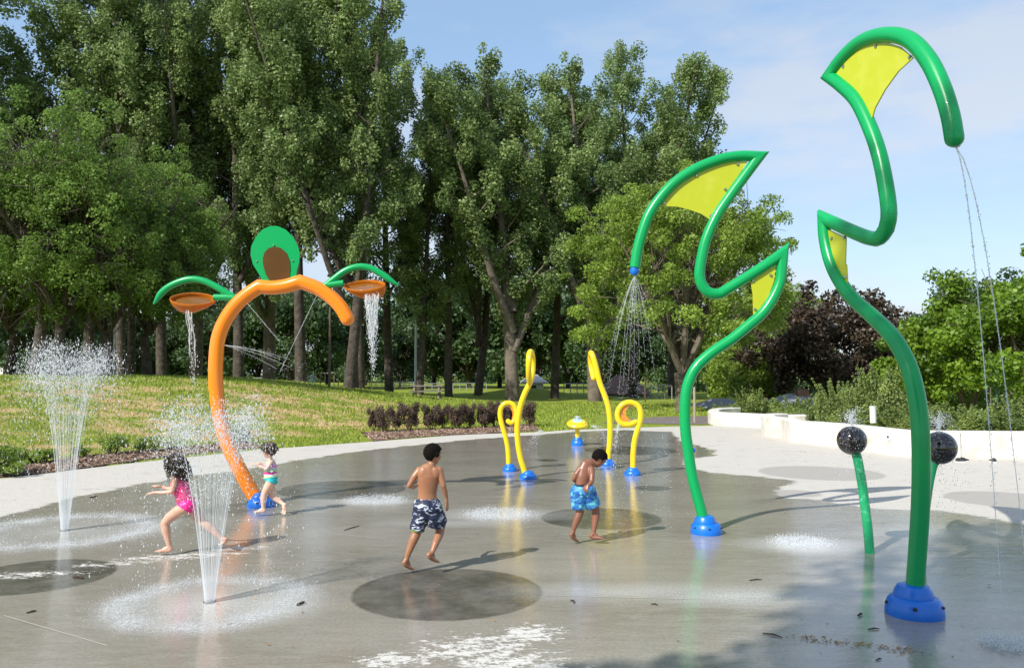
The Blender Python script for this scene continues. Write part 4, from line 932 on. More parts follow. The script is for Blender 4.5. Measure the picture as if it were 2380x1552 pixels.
# dumping bucket water
def fall(px0, px1, py, px_end, py_end, D, label, n=26):
    p0 = at((px0+px1)/2, py, D); t = thing('falling_water', label, 'falling water', p0, 'water pouring from the amber buckets'); mb = MB(); dp = []
    for k in range(n):
        f0 = k/(n-1); a = at(px0+(px1-px0)*f0, py+rng.uniform(-3, 3), D+rng.normal(0, .05)); b_ = at(px_end+(f0-.5)*8+rng.normal(0, 2), py_end+rng.normal(0, 18), D+rng.normal(0, .03)); P = []
        w1, w2 = rng.uniform(0, 6.28, 2); L_ = rng.uniform(.35, 1.)
        for f in np.linspace(0, L_, 16):
            x = a.lerp(b_, float(f)); x.x += .016*math.sin(9*f+w1)*f; x.y += .02*math.sin(11*f+w2); P.append((*x, rng.uniform(.3, 1.0)*.009*(1-.5*f)))
        thread(mb, P, 5)
        f = rng.uniform(0, 1.35, 34); x = np.array(a)[None]*(1-f[:,None])+np.array(b_)[None]*f[:,None]+rng.normal(0, .02, (34,3)); dp.append(x)
    mb.build('streams', STREAM, t); X_ = np.vstack(dp); X_ = X_[X_[:,2] > .02]; drops(X_, rng.uniform(.4, 1.2, len(X_))*.006, t, el=1.6)
fall(846, 880, 684, 866, 805, DC-.12, 'curtain of water pouring from the right amber bucket', 30)
fall(432, 446, 722, 452, 860, DC-.12, 'thin curtain of water pouring from the left amber bucket', 6)
for c, lb in ((cb1, 'fine water plume rising from the left black ball'), (cb2, 'fine water film spraying from the right black ball')):
    r_ = rng.uniform(0, 6.28, 40); tt = spray(c + Vector((0,0,.15)), [(math.cos(a)*s, math.sin(a)*s, z) for a, s, z in zip(r_, rng.uniform(.05, .55, 40), rng.uniform(.8, 2.0, 40))], lb, nd=26, dr=.0035, th=.0012, jit=.03, tmax=.55, group='sprays on the black balls')
spray(hc + Vector((0,0,.13)), [(math.cos(a)*s, math.sin(a)*s, 1.3) for a, s in zip(rng.uniform(0, 6.28, 16), rng.uniform(.1, .5, 16))], 'small bubbling spray on top of the mushroom fountain', nd=20, dr=.006, th=.003)
# fans between the yellow posts
for (a, D, vx, vy, vz, lb) in (((1262,1000),19.5,-1.1,-.8,.2,'thin spray fanning left of the mushroom fountain'),((1372,990),19.5,1.2,-.9,.3,'thin spray fanning right of the mushroom fountain'),((1440,985),14.4,-.3,-.2,.0,'drips falling from the short right yellow spiral')):
    spray(at(*a, D), [(vx*rng.uniform(.6, 1.4), vy+rng.normal(0, .3), vz+rng.normal(0, .2)) for _ in range(8)], lb, nd=45, dr=.005, th=.002, jit=.05, group='thin sprays near the yellow posts')
# splash zones on the floor
for (px_, R, lb, st) in (((1862,1262),.33,'splash patch on the floor between the green posts',1.),((1160,1195),.5,'splash patch on the floor left of the boy in blue trunks',.8),((870,1163),.5,'splash patch on the floor behind the running boy',.8),((2330,1500),.16,'small splash at the bottom right corner',.6)):
    g0 = gnd(*px_); t = thing('floor_splash', lb, 'water splash', g0, 'splashes on the floor'); ring_foam(g0, R*.6, t, .9, 1.0, strength=.75*st, n=int(2300*st), hh=.03, dr=.0032)

# ------------------------------------------------------------------ children
SKINS = {}
def skin(name, base, dark, rough=.42):
    m = mat(name, base, rough, spec=.5, bump=(60, .08, .003), var=(7, dark, .4, .8)); b = m.node_tree.nodes['Principled BSDF']
    b.inputs['Subsurface Weight'].default_value = .12; b.inputs['Subsurface Radius'].default_value = (.01, .004, .002); b.inputs['Coat Weight'].default_value = .25; b.inputs['Coat Roughness'].default_value = .25
    return m
class Body:
    def __init__(s): s.mb = MB()
    def cap(s, a, b_, ra, rb):
        a, b_ = Vector(a), Vector(b_); ball(s.mb, a, ra, 14, 10); ball(s.mb, b_, rb, 14, 10); sweep(s.mb, [(*a, ra), (*b_, rb)], 14)
    def chain(s, pts):
        for (a, ra), (b_, rb) in zip(pts[:-1], pts[1:]): s.cap(a, b_, ra, rb)
    def ell(s, c, r, M=None): ball(s.mb, c, 1.0, 20, 14, r, M)
    def loft(s, rows, axis):                               # rows (p, half width, half depth); axis = width direction
        V = []; n = 20; rows = [(Vector(p), w_, d_) for p, w_, d_ in rows]
        for i, (p, w_, d_) in enumerate(rows):
            t = (rows[min(i+1, len(rows)-1)][0]-rows[max(i-1, 0)][0]).normalized(); ax = axis[i] if isinstance(axis, list) else axis
            ax = Vector(ax); ax = (ax-t*ax.dot(t)).normalized(); dp_ = t.cross(ax)
            for k in range(n): a = 2*math.pi*k/n; V.append(p+ax*w_*math.cos(a)+dp_*d_*math.sin(a))
        Fc = [(i*n+k, i*n+(k+1)%n, (i+1)*n+(k+1)%n, (i+1)*n+k) for i in range(len(rows)-1) for k in range(n)] + [tuple(range(n))[::-1], tuple((len(rows)-1)*n+k for k in range(n))]
        s.mb.add(V, Fc)
    def foot(s, ankle, heel, toe, ln=None):
        ankle, heel, toe = Vector(ankle), Vector(heel), Vector(toe); f = (toe-heel).normalized(); side = f.cross(Vector((0,0,1)))
        if side.length < .2: side = Vector((1,0,0))
        side.normalize(); up = side.cross(f); L_ = (toe-heel).length
        s.cap(ankle, heel+up*.012, .024, .023); s.cap(ankle, heel+f*L_*.45+up*.012, .024, .019)
        s.loft([(heel-f*.012, .010, .008), (heel+f*.01, .022, .02), (heel+f*L_*.35, .024, .020), (heel+f*L_*.68, .033, .016), (heel+f*L_*.82, .032, .013)], side)
        for k in range(5):
            o = (k-2)*.013; s.cap(heel+f*L_*.78+side*o, heel+f*(L_*(1-.03*abs(k-1)))+side*o*1.08, .008, .0075)
    def hand(s, wrist, direc, palm, ln=.125, curl=.5, sgn=1):
        w0 = Vector(wrist); d = Vector(direc).normalized(); pn = Vector(palm); pn = (pn-d*pn.dot(d)).normalized(); sd_ = d.cross(pn)*sgn
        pl_ = ln*.48; s.loft([(w0-d*.01, .018, .014), (w0+d*pl_*.3, .024, .012), (w0+d*pl_*.95, .029, .010)], sd_)
        for k, fl in enumerate((.43, .5, .46, .37)):
            o = (k-1.5)*.0155; b0 = w0+d*pl_*.9+sd_*o; fd = (d+sd_*(k-1.5)*.09).normalized(); L_ = ln*fl; pts = [(b0, .0078)]; c = b0; an = 0
            for seg, fr in enumerate((.42, .32, .26)):
                an += curl*(.5 if seg == 0 else .55); dd = fd*math.cos(an)+pn*math.sin(an); c = c+dd*L_*fr; pts.append((c, .0074-.0006*seg))
            s.chain(pts)
        b0 = w0+d*pl_*.22-sd_*.02; c1 = b0-sd_*.018+d*.022+pn*.008; c2 = c1-sd_*.004+d*.024+pn*.008; s.chain([(b0, .0105), (c1, .009), (c2, .0078)])
    def head(s, c, r, face, up, ears=True):
        """c centre, r skull radius, face direction"""
        c = Vector(c); f = Vector(face).normalized(); u = Vector(up); u = (u-f*u.dot(f)).normalized(); sd_ = f.cross(u)
        M = Matrix((sd_, f, u)).transposed()
        s.ell(c+u*r*.12-f*r*.08, (r*.86, r*1.0, r*.95), M); s.ell(c-u*r*.40+f*r*.22, (r*.66, r*.62, r*.72), M); s.ell(c-u*r*.98+f*r*.42, (r*.3, r*.28, r*.22), M)
        s.ell(c-u*r*.22+f*r*.78, (r*.16, r*.2, r*.3), M); s.ell(c-u*r*.36+f*r*.92, (r*.17, r*.14, r*.11), M)          # nose
        s.ell(c-u*r*.66+f*r*.76, (r*.25, r*.1, r*.06), M); s.ell(c-u*r*.77+f*r*.74, (r*.22, r*.1, r*.06), M)             # lips
        for k in (-1, 1):
            s.ell(c+sd_*k*r*.42-u*r*.35+f*r*.55, (r*.25, r*.22, r*.22), M); s.ell(c+sd_*k*r*.3+u*r*.16+f*r*.78, (r*.26, r*.1, r*.08), M)
            if ears: s.ell(c+sd_*k*r*.86-u*r*.12-f*r*.02, (r*.1, r*.2, r*.3), M); s.ell(c+sd_*k*r*.93-u*r*.08-f*r*.08, (r*.06, r*.2, r*.26), M)
        s.M = M; s.hc = c; s.hr = r; s.hf = f; s.hu = u; s.hs = sd_
    def build(s, name, mt, parent, vox=.0048, it=7, fac=.5):
        o = s.mb.build(name, mt, parent); m = o.modifiers.new('r', 'REMESH'); m.mode = 'VOXEL'; m.voxel_size = vox; m.use_smooth_shade = True
        q = o.modifiers.new('s', 'SMOOTH'); q.factor = fac; q.iterations = it
        dg = bpy.context.evaluated_depsgraph_get(); me = bpy.data.meshes.new_from_object(o.evaluated_get(dg)); o.modifiers.clear(); old = o.data; o.data = me; bpy.data.meshes.remove(old)
        if not me.materials: me.materials.append(mt)
        me.polygons.foreach_set('use_smooth', [True]*len(me.polygons)); return o
def shell(body, pred, off, name, mt, parent, noise_=None, seed=1, solid=True):
    """cloth: the faces of the body that pred keeps, lifted off the skin"""
    me = body.data; n = len(me.vertices); co = np.empty(n*3, np.float32); me.vertices.foreach_get('co', co); co = co.reshape(-1, 3); nr = np.empty(n*3, np.float32); me.vertices.foreach_get('normal', nr); nr = nr.reshape(-1, 3)
    w0 = np.array(parent_world(body)); k = pred(co + w0); Fc = []
    for p in me.polygons:
        v = tuple(p.vertices)
        if all(k[i] for i in v): Fc.append(v)
    use = sorted({i for f in Fc for i in f}); mp_ = {i: j for j, i in enumerate(use)}; c = co[use]; o_ = np.full(len(use), off)
    if noise_ is not None: o_ = o_ + noise_(c)
    V = c + nr[use]*o_[:,None] + w0
    mb = MB(); mb.add(V, [tuple(mp_[i] for i in f) for f in Fc]); o = mb.build(name, mt, parent)
    if solid: s_ = o.modifiers.new('t', 'SOLIDIFY'); s_.thickness = .003; s_.offset = 1
    return o
def eyes(B, root, body):
    for k in (-1, 1):
        c = B.hc + B.hs*k*B.hr*.32 - B.hu*B.hr*.02 + B.hf*B.hr*.74; m = MB(); ball(m, c, B.hr*.13, 12, 8); m.build('eye', mat('eye_white', (.7,.68,.65), .2), body)
        e_ = m; m = MB(); ball(m, c+B.hf*B.hr*.075, B.hr*.075, 10, 8); m.build('iris', mat('eye_dark', (.02,.012,.008), .15), body)
def cloth(name, c1, c2, scale, lo=.45, hi=.55, rough=.55, c3=None, s3=None):
    m = mat(name, c1, rough); nn, LL = nodes(m); global TCN
    b = nn['Principled BSDF']; tcn = nn.new('ShaderNodeTexCoord'); n = nn.new('ShaderNodeTexNoise'); n.inputs['Scale'].default_value = scale; n.inputs['Detail'].default_value = 3; n.inputs['Distortion'].default_value = 1.2
    mpp = nn.new('ShaderNodeMapping'); mpp.inputs['Rotation'].default_value = (0, .6, 0); mpp.inputs['Scale'].default_value = (1, 1, 2.0)
    LL(tcn.outputs['Object'], mpp.inputs[0]); LL(mpp.outputs[0], n.inputs['Vector']); r = nn.new('ShaderNodeMapRange'); r.inputs[1].default_value = lo; r.inputs[2].default_value = hi; LL(n.outputs[0], r.inputs[0])
    x = nn.new('ShaderNodeMix'); x.data_type = 'RGBA'; x.inputs['A'].default_value = (*c1, 1); x.inputs['B'].default_value = (*c2, 1); LL(r.outputs[0], x.inputs['Factor']); res = x.outputs['Result']
    if c3:
        n3 = nn.new('ShaderNodeTexNoise'); n3.inputs['Scale'].default_value = s3; n3.inputs['W' if False else 'Detail'].default_value = 2; LL(tcn.outputs['Object'], n3.inputs['Vector']); r3 = nn.new('ShaderNodeMapRange'); r3.inputs[1].default_value = .55; r3.inputs[2].default_value = .62; LL(n3.outputs[0], r3.inputs[0])
        x3 = nn.new('ShaderNodeMix'); x3.data_type = 'RGBA'; LL(res, x3.inputs['A']); x3.inputs['B'].default_value = (*c3, 1); LL(r3.outputs[0], x3.inputs['Factor']); res = x3.outputs['Result']
    LL(res, b.inputs['Base Color'])
    nb = nn.new('ShaderNodeTexNoise'); nb.inputs['Scale'].default_value = 22; bp = nn.new('ShaderNodeBump'); bp.inputs['Strength'].default_value = .6; bp.inputs['Distance'].default_value = .012; LL(tcn.outputs['Object'], nb.inputs['Vector']); LL(nb.outputs[0], bp.inputs['Height']); LL(bp.outputs[0], b.inputs['Normal'])
    return m
def hairmass(rows, axis, mt, root, seed):
    B = Body(); B.loft(rows, axis); o = B.build('hair_mass', mt, root, .006, 3); me = o.data; n = len(me.vertices); co = np.empty(n*3, np.float32); me.vertices.foreach_get('co', co); co = co.reshape(-1, 3); nr = np.empty(n*3, np.float32); me.vertices.foreach_get('normal', nr); nr = nr.reshape(-1, 3)
    rg = np.random.default_rng(seed); w_ = sum(np.sin(co @ rg.uniform(40, 150, 3) + rg.uniform(0, 6)) for i in range(6))*.0022; co = co + nr*w_[:,None]; me.vertices.foreach_set('co', co.ravel().astype(np.float32)); me.update(); return o
def trunks(root, rows_waist, legs, axis, mt, hem=None, band=None, seed=1):
    """loose swim trunks: waist loft + two flaring legs"""
    B = Body(); B.loft(rows_waist, axis)
    for (a, ra, b_, rb) in legs: ball(B.mb, Vector(a)+Vector((0,0,.01)), ra*1.04, 16, 12); sweep(B.mb, [(*a, ra*.9), (*(Vector(a).lerp(Vector(b_), .35)), ra), (*b_, rb)], 18)
    o = B.build('swim_trunks', mt, root, .005, 5)
    me = o.data; n = len(me.vertices); co = np.empty(n*3, np.float32); me.vertices.foreach_get('co', co); co = co.reshape(-1, 3); nr = np.empty(n*3, np.float32); me.vertices.foreach_get('normal', nr); nr = nr.reshape(-1, 3)
    rg = np.random.default_rng(seed); f = rg.uniform(18, 48, (4, 3)); ph = rg.uniform(0, 6, 4); w_ = sum(np.sin(co @ f[i] + ph[i]) for i in range(4))*.0028; co = co + nr*w_[:,None]; me.vertices.foreach_set('co', co.ravel().astype(np.float32)); me.update()
    if hem:
        for (a, ra, b_, rb) in legs:
            d = (Vector(b_)-Vector(a)).normalized(); m = MB(); sweep(m, [(*(Vector(b_)-d*.006), rb*1.03), (*(Vector(b_)+d*.006), rb*1.03)], 24); m.build('hem', hem, o)
    if band:
        p, w1, w2 = rows_waist[-1]; B2 = Body(); t = (Vector(rows_waist[-1][0])-Vector(rows_waist[-2][0])).normalized(); B2.loft([(Vector(p)-t*.012, w1*1.04, w2*1.04), (Vector(p)+t*.012, w1*1.03, w2*1.03)], axis); B2.mb.build('waistband', band, o)
    return o

SKB1 = skin('skin_brown', (.36, .165, .085), (.29, .12, .06)); SKB2 = skin('skin_deep_brown', (.255, .105, .06), (.19, .075, .042)); SKG = skin('skin_light', (.62, .37, .27), (.58, .31, .22)); SKG2 = skin('skin_pale', (.70, .46, .35), (.64, .38, .28))
HAIRB = mat('hair_black', (.006, .0045, .004), .9, spec=.12, bump=(160, 1, .006)); HAIRG = mat('hair_dark_brown', (.028, .016, .011), .4, bump=(90, .8, .004)); HAIRG2 = mat('hair_brown', (.06, .033, .02), .45, bump=(90, .8, .004))

# ---- running boy seen from behind
D1 = 7.35
def q1(x, y, d=0): X_, Y_ = x/4.312+860, y/4.312+1000; return at(X_*K, Y_*K, D1+d)
gz = q1(390, 1405); root = thing('person', 'shirtless running boy seen from behind in navy and white patterned trunks', 'child', (gz[0], D1, 0))
B = Body(); ax = (1, .25, 0)
B.loft([(q1(585,800), .088, .068), (q1(582,735), .094, .072), (q1(582,640), .086, .062), (q1(588,560), .093, .066), (q1(598,470), .104, .070), (q1(605,405), .108, .060), (q1(612,370), .072, .046), (q1(622,348), .040, .038)], ax)
B.chain([(q1(615,400,.0), .040), (q1(626,350,.0), .034), (q1(632,300,.01), .036)])
B.ell(q1(545,440,-.045), (.045,.025,.06)); B.ell(q1(655,440,-.03), (.045,.025,.06))
B.head(q1(640,240,.015), .083, (.75,.65,-.12), (0,0,1))
# left arm (viewer's left): elbow back, forearm forward
B.chain([(q1(502,408), .036), (q1(452,470,-.02), .030), (q1(400,560,-.03), .025)]); B.chain([(q1(400,562,-.03), .025), (q1(440,575,.07), .022), (q1(478,560,.16), .016)]); B.hand(q1(482,556,.17), (.3,.9,.25), (1,0,-.2), .115, .9)
B.chain([(q1(700,405), .038), (q1(722,480,-.01), .031), (q1(742,560,-.02), .026), (q1(762,630,0), .022), (q1(775,690,.02), .0165)]); B.hand(q1(776,694,.02), (.06,.1,-1), (-.9,.3,0), .12, .12, -1)
# legs
B.chain([(q1(530,790), .070), (q1(500,930), .055), (q1(478,1030,.01), .043), (q1(445,1100,-.005), .044), (q1(405,1200,-.02), .033), (q1(375,1290,-.03), .022)]); B.foot(q1(372,1300,-.03), q1(345,1345,-.05), q1(438,1404,.03))
B.chain([(q1(640,790), .070), (q1(690,880,.07), .055), (q1(722,955,.12), .042), (q1(700,1050,.07), .042), (q1(665,1140,.0), .033), (q1(632,1225,-.05), .022)]); B.foot(q1(628,1235,-.05), q1(590,1268,-.09), q1(690,1330,-.0))
body = B.build('body', SKB1, root); eyes(B, root, body)
hc_, hr_, hf_, hu_, hs_ = map(lambda v: np.array(v), (B.hc, B.hr, B.hf, B.hu, B.hs))
def hairpred(front=.30, low=-.30, back=-.75):
    def f(P):
        d = P-hc_; a = d @ hf_/hr_; u = d @ hu_/hr_; s_ = np.abs(d @ hs_)/hr_
        return (np.linalg.norm(d, axis=1) < hr_*1.35) & ((u > .42+.0*a) | ((a < .05) & (u > low)) | ((a < -.35) & (u > back)) | ((a < front) & (u > .1) & (s_ < 1)))
    return f
rgn = np.random.default_rng(3)
shell(body, hairpred(), .009, 'hair', HAIRB, root, lambda c: .002*np.sin(c @ np.array((190, 150, 170))), solid=False)
trunks(root, [(q1(588,880), .075, .06), (q1(585,800), .118, .092), (q1(582,740), .116, .092), (q1(580,690), .094, .074)], [(q1(530,790), .084, q1(487,1000,.005), .068), (q1(640,790), .084, q1(712,950,.09), .070), (q1(640,800), .080, q1(650,975,.03), .058)], ax,
       cloth('navy_pattern', (.012,.018,.055), (.55,.62,.72), 15, .54, .62), None, None, 2)
d_ = (q1(487,1000,.005)-q1(530,790)).normalized(); m = MB(); p = q1(485,1004,.005); sweep(m, [(*(p-d_*.004), .064), (*(p+d_*.007), .063)], 24); m.build('hem', mat('hem_green', (.16,.45,.03), .6), root)
# ---- boy in blue trunks, bent forward
D1 = 8.6
def q1(x, y, d=0): X_, Y_ = x/5.545+1260, y/5.545+1020; return at(X_*K, Y_*K, D1+d)
gz = q1(560, 1330); root = thing('person', 'shirtless boy in bright blue trunks bending forward and looking down', 'child', (gz[0], D1, 0))
B = Body(); ax = (.82, -.5, 0); ax = (.8, .45, 0)
B.loft([(q1(545,720), .085, .068), (q1(540,660), .092, .074), (q1(540,590), .086, .068), (q1(555,510,.01), .094, .072), (q1(580,420,.03), .102, .072), (q1(610,360,.045), .100, .062), (q1(645,325,.055), .066, .048), (q1(680,310,.06), .042, .040)], ax)
B.chain([(q1(640,345,.05), .042), (q1(690,310,.06), .038), (q1(725,270,.065), .042)])
B.head(q1(752,255,.07), .083, (.62,.35,-.72), (.55,.15,.75))
B.chain([(q1(505,395,.0), .036), (q1(455,460,-.02), .030), (q1(418,525,-.02), .026)]); B.chain([(q1(418,527,-.02), .026), (q1(450,560,.06), .021), (q1(490,570,.15), .016)]); B.hand(q1(494,570,.16), (.4,.9,.2), (1,-.2,-.2), .11, .9)
B.chain([(q1(648,405,-.02), .038), (q1(655,480,-.07), .032), (q1(650,560,-.10), .027)]); B.chain([(q1(650,562,-.10), .027), (q1(630,585,-.13), .022), (q1(605,605,-.15), .016)]); B.hand(q1(603,608,-.15), (-.5,-.3,-.75), (.3,.6,-.5), .10, 1.0, 1)
B.chain([(q1(478,700), .070), (q1(490,850), .056), (q1(500,950), .044), (q1(470,1030,-.01), .042), (q1(435,1120,-.02), .032), (q1(408,1210,-.03), .022)]); B.foot(q1(405,1215,-.03), q1(382,1252,-.05), q1(468,1335,.02))
B.chain([(q1(610,700), .070), (q1(670,830,.02), .056), (q1(707,935,.05), .044), (q1(702,1020,.04), .042), (q1(688,1120,.02), .032), (q1(675,1215,0), .023)]); B.foot(q1(672,1225,0), q1(640,1277,0), q1(822,1285,-.02))
body = B.build('body', SKB2, root); eyes(B, root, body)
hc_, hr_, hf_, hu_, hs_ = map(lambda v: np.array(v), (B.hc, B.hr, B.hf, B.hu, B.hs))
shell(body, hairpred(.3, -.25, -.7), .008, 'hair', HAIRB, root, lambda c: .002*np.sin(c @ np.array((190, 150, 170))), solid=False)
trunks(root, [(q1(545,800), .08, .065), (q1(543,700), .118, .100), (q1(540,650), .112, .094), (q1(538,600), .090, .076)], [(q1(478,710), .088, q1(480,915), .074), (q1(610,710), .088, q1(675,880,.02), .080)], ax,
       cloth('blue_camo', (.008,.085,.36), (.05,.30,.62), 9, .42, .60, c3=(.16,.55,.62), s3=13), None, mat('navy_band', (.012,.02,.07), .6), 4)
# ---- girl in pink
def curly(root, hc, hr, hf, hu, hs, mt, n, length, back, seed, th=.0045, spread=.5):
    rg = np.random.default_rng(seed); mb = MB()
    for i in range(n):
        a = rg.uniform(-math.pi, math.pi); e_ = rg.uniform(.0, 1.45)
        d = hu*math.cos(e_)+(hs*math.sin(a)-hf*math.cos(a))*math.sin(e_)
        if d @ hf > .45 and d @ hu < .75: continue
        p = hc + d*hr*rg.uniform(.95, 1.08); Ln = length*rg.uniform(.55, 1.1)*(1-.3*max(0, d @ hf)); ph = rg.uniform(0, 6.28); fr = rg.uniform(2.2, 4.0); amp = rg.uniform(.006, .014); P = []
        dirn = d*spread + np.array(back) ; m = 11
        for k in range(m):
            f = k/(m-1); g_ = (1-f)**1.5
            dd = d*g_*spread*1.2 + np.array(back)*(1-g_); dd = dd/max(1e-6, np.linalg.norm(dd)); p = p + dd*Ln/m
            # keep outside the skull
            v = p-hc; r = np.linalg.norm(v)
            if r < hr*1.0: p = hc + v/r*hr*1.02
            sx = np.cross(dd, hf+1e-3); sx /= np.linalg.norm(sx); sy = np.cross(dd, sx)
            P.append((*(p+sx*amp*math.sin(ph+fr*6.28*f)+sy*amp*math.cos(ph+fr*6.28*f)), th*(1-.6*f)))
        sweep(mb, P, 5)
    return mb.build('hair', mt, root)
D1 = 8.1
def q1(x, y, d=0): X_, Y_ = x/3.375+300, y/3.375+1000; return at(X_*K, Y_*K, D1+d)
gz = q1(290, 955); root = thing('person', 'girl with wet curly hair in a bright pink swimsuit lunging to the left', 'child', (gz[0], D1, 0))
B = Body(); ax = (.35, 1, 0)
B.loft([(q1(490,625), .066, .060), (q1(470,590), .085, .078), (q1(435,540), .078, .070), (q1(415,480), .082, .070), (q1(398,430), .088, .068), (q1(385,395), .082, .058), (q1(378,372), .05, .042)], ax)
B.chain([(q1(385,400), .042), (q1(372,360), .033), (q1(362,320), .036)])
B.head(q1(352,268), .084, (-1,-.12,-.18), (-.1,0,1))
B.chain([(q1(362,392,-.08), .034), (q1(352,440,-.10), .028), (q1(338,485,-.11), .025)]); B.chain([(q1(338,487,-.11), .025), (q1(270,495,-.11), .021), (q1(205,493,-.11), .0155)]); B.hand(q1(200,494,-.11), (-1,-.05,-.15), (.1,.2,-1), .115, .7)
B.chain([(q1(372,395,.09), .033), (q1(355,430,.11), .028), (q1(340,468,.12), .024)]); B.chain([(q1(340,468,.12), .024), (q1(300,462,.12), .020), (q1(262,450,.12), .0155)]); B.hand(q1(258,448,.12), (-1,0,.25), (0,-.2,-1), .11, .6, -1)
B.chain([(q1(462,600,-.04), .068), (q1(390,640,-.05), .060), (q1(320,690,-.05), .052), (q1(285,735,-.05), .044), (q1(292,790,-.05), .045), (q1(308,860,-.05), .033), (q1(320,915,-.05), .024)]); B.foot(q1(322,922,-.05), q1(330,945,-.05), q1(212,952,-.07))
B.chain([(q1(495,610,.05), .068), (q1(535,670,.05), .056), (q1(580,725,.05), .044), (q1(630,760,.05), .043), (q1(685,810,.05), .032), (q1(725,850,.05), .023)]); B.foot(q1(730,855,.05), q1(766,868,.05), q1(712,912,.05))
body = B.build('body', SKG, root); eyes(B, root, body)
hc_, hr_, hf_, hu_, hs_ = map(lambda v: np.array(v), (B.hc, B.hr, B.hf, B.hu, B.hs))
wx = lambda P: (P[:,0]/P[:,1]*F+CX, CY - F*np.tan(np.arctan2(P[:,2]-HC, P[:,1])-TH))
def zp(P, ox, oy, s): u, v = wx(P); return (u/K-ox)*s, (v/K-oy)*s
def suit_top(P):
    x, y = zp(P, 300, 1000, 3.375); t = (y-400)
    return (y > 402-.22*(x-400)) & (y < 556-.25*(x-430)) & (x > 338+.15*(y-400)) & (x < 520) & (np.abs(P[:,1]-D1) < .095)
def suit_bot(P):
    x, y = zp(P, 300, 1000, 3.375)
    return (y > 560-.25*(x-430)) & (x > 370) & (y < 592+.62*(x-400)) & (y < 655-.12*(x-480)) & (x < 540) & (x + .0*y > 380)
PINK = cloth('pink_sparkle', (.86,.03,.22), (.90,.30,.45), 40, .5, .62, .35); HOT = mat('hot_pink', (.86,.015,.26), .4, bump=(25,.4,.006))
shell(body, suit_top, .004, 'swim_top', PINK, root); shell(body, suit_bot, .005, 'swim_bottom', HOT, root)
m = MB(); sweep(m, list(resample([(*q1(392,402,-.062), .005), (*q1(392,375,-.045), .005), (*q1(374,352,-.034), .005), (*q1(350,348,-.01), .005)], .02)), 6); m.build('strap', HOT, root)
shell(body, hairpred(.15, -.4, -.9), .008, 'hair_cap', HAIRG, root, solid=False)
curly(root, hc_, hr_, hf_, hu_, hs_, HAIRG, 620, .26, (.30, 0, -1), 5, .0040, .12)
hairmass([(q1(372,215), .05, .05), (q1(385,250), .082, .075), (q1(398,300), .075, .062), (q1(415,350), .064, .05), (q1(430,390), .052, .036), (q1(438,425), .03, .02)], (.35,1,0), HAIRG, root, 3)
# ---- small girl in the striped suit
D1 = 10.3
def q1(x, y, d=0): X_, Y_ = x/7.056+540, y/7.056+1000; return at(X_*K, Y_*K, D1+d)
gz = q1(520, 1345); root = thing('person', 'small girl in rainbow striped top and teal bottoms running by the arch base', 'child', (gz[0], D1, 0))
B = Body(); ax = (.35, 1, 0)
B.loft([(q1(650,905), .062, .058), (q1(650,845), .078, .074), (q1(635,770), .074, .072), (q1(625,690), .076, .074), (q1(630,610), .078, .068), (q1(640,540), .074, .056), (q1(648,490), .046, .04)], ax)
B.chain([(q1(640,540), .038), (q1(625,470), .032), (q1(612,420), .034)])
B.head(q1(595,350), .078, (-.9,-.15,-.38), (-.35,0,1))
B.chain([(q1(640,535,-.07), .031), (q1(610,590,-.10), .026), (q1(575,640,-.11), .023)]); B.chain([(q1(575,640,-.11), .023), (q1(495,615,-.11), .019), (q1(420,585,-.11), .0145)]); B.hand(q1(415,582,-.11), (-1,0,.3), (0,.2,-1), .10, .35)
B.chain([(q1(640,535,.07), .031), (q1(600,580,.10), .026), (q1(570,600,.12), .022)]); B.chain([(q1(570,600,.12), .022), (q1(535,580,.12), .018), (q1(505,565,.12), .0145)]); B.hand(q1(500,562,.12), (-1,0,.2), (0,-.2,-1), .10, .5, -1)
B.chain([(q1(635,870,-.035), .062), (q1(575,970,-.04), .052), (q1(530,1060,-.04), .042), (q1(520,1130,-.04), .042), (q1(515,1220,-.04), .031), (q1(518,1290,-.04), .023)]); B.foot(q1(520,1295,-.04), q1(535,1335,-.04), q1(365,1345,-.05))
B.chain([(q1(655,880,.035), .062), (q1(650,990,.035), .052), (q1(655,1080,.035), .041), (q1(720,1130,.03), .040), (q1(790,1180,.02), .030), (q1(845,1220,.0), .022)]); B.foot(q1(848,1225,.0), q1(878,1235,.0), q1(845,1385,-.04))
body = B.build('body', SKG2, root); eyes(B, root, body)
hc_, hr_, hf_, hu_, hs_ = map(lambda v: np.array(v), (B.hc, B.hr, B.hf, B.hu, B.hs))
STR = mat('rainbow_stripes', (.8,.8,.8), .5, bump=(30,.3,.005)); nn, LL = nodes(STR); tcn = nn.new('ShaderNodeTexCoord'); sp_ = nn.new('ShaderNodeSeparateXYZ'); LL(tcn.outputs['Object'], sp_.inputs[0])
mrr = nn.new('ShaderNodeMapRange'); mrr.inputs[1].default_value = q1(620,795)[2]; mrr.inputs[2].default_value = q1(620,500)[2]; cr = nn.new('ShaderNodeValToRGB'); cr.color_ramp.interpolation = 'CONSTANT'
cols = [(0,(.85,.65,.10)),(.07,(.55,.78,.35)),(.14,(.88,.86,.80)),(.24,(.62,.03,.28)),(.38,(.35,.62,.18)),(.48,(.38,.58,.66)),(.60,(.75,.10,.42)),(.72,(.55,.45,.70)),(.84,(.86,.70,.12))]
while len(cr.color_ramp.elements) < len(cols): cr.color_ramp.elements.new(.5)
for e_, (p, c) in zip(cr.color_ramp.elements, cols): e_.position = p; e_.color = (*c, 1)
LL(sp_.outputs['Z'], mrr.inputs[0]); LL(mrr.outputs[0], cr.inputs[0]); LL(cr.outputs[0], nn['Principled BSDF'].inputs['Base Color'])
def st(P): x, y = zp(P, 540, 1000, 7.056); return (y > 575-.15*(x-600)) & (y < 800-.12*(x-600)) & (x > 500) & (x < 760) & (np.abs(P[:,1]-D1) < .088)
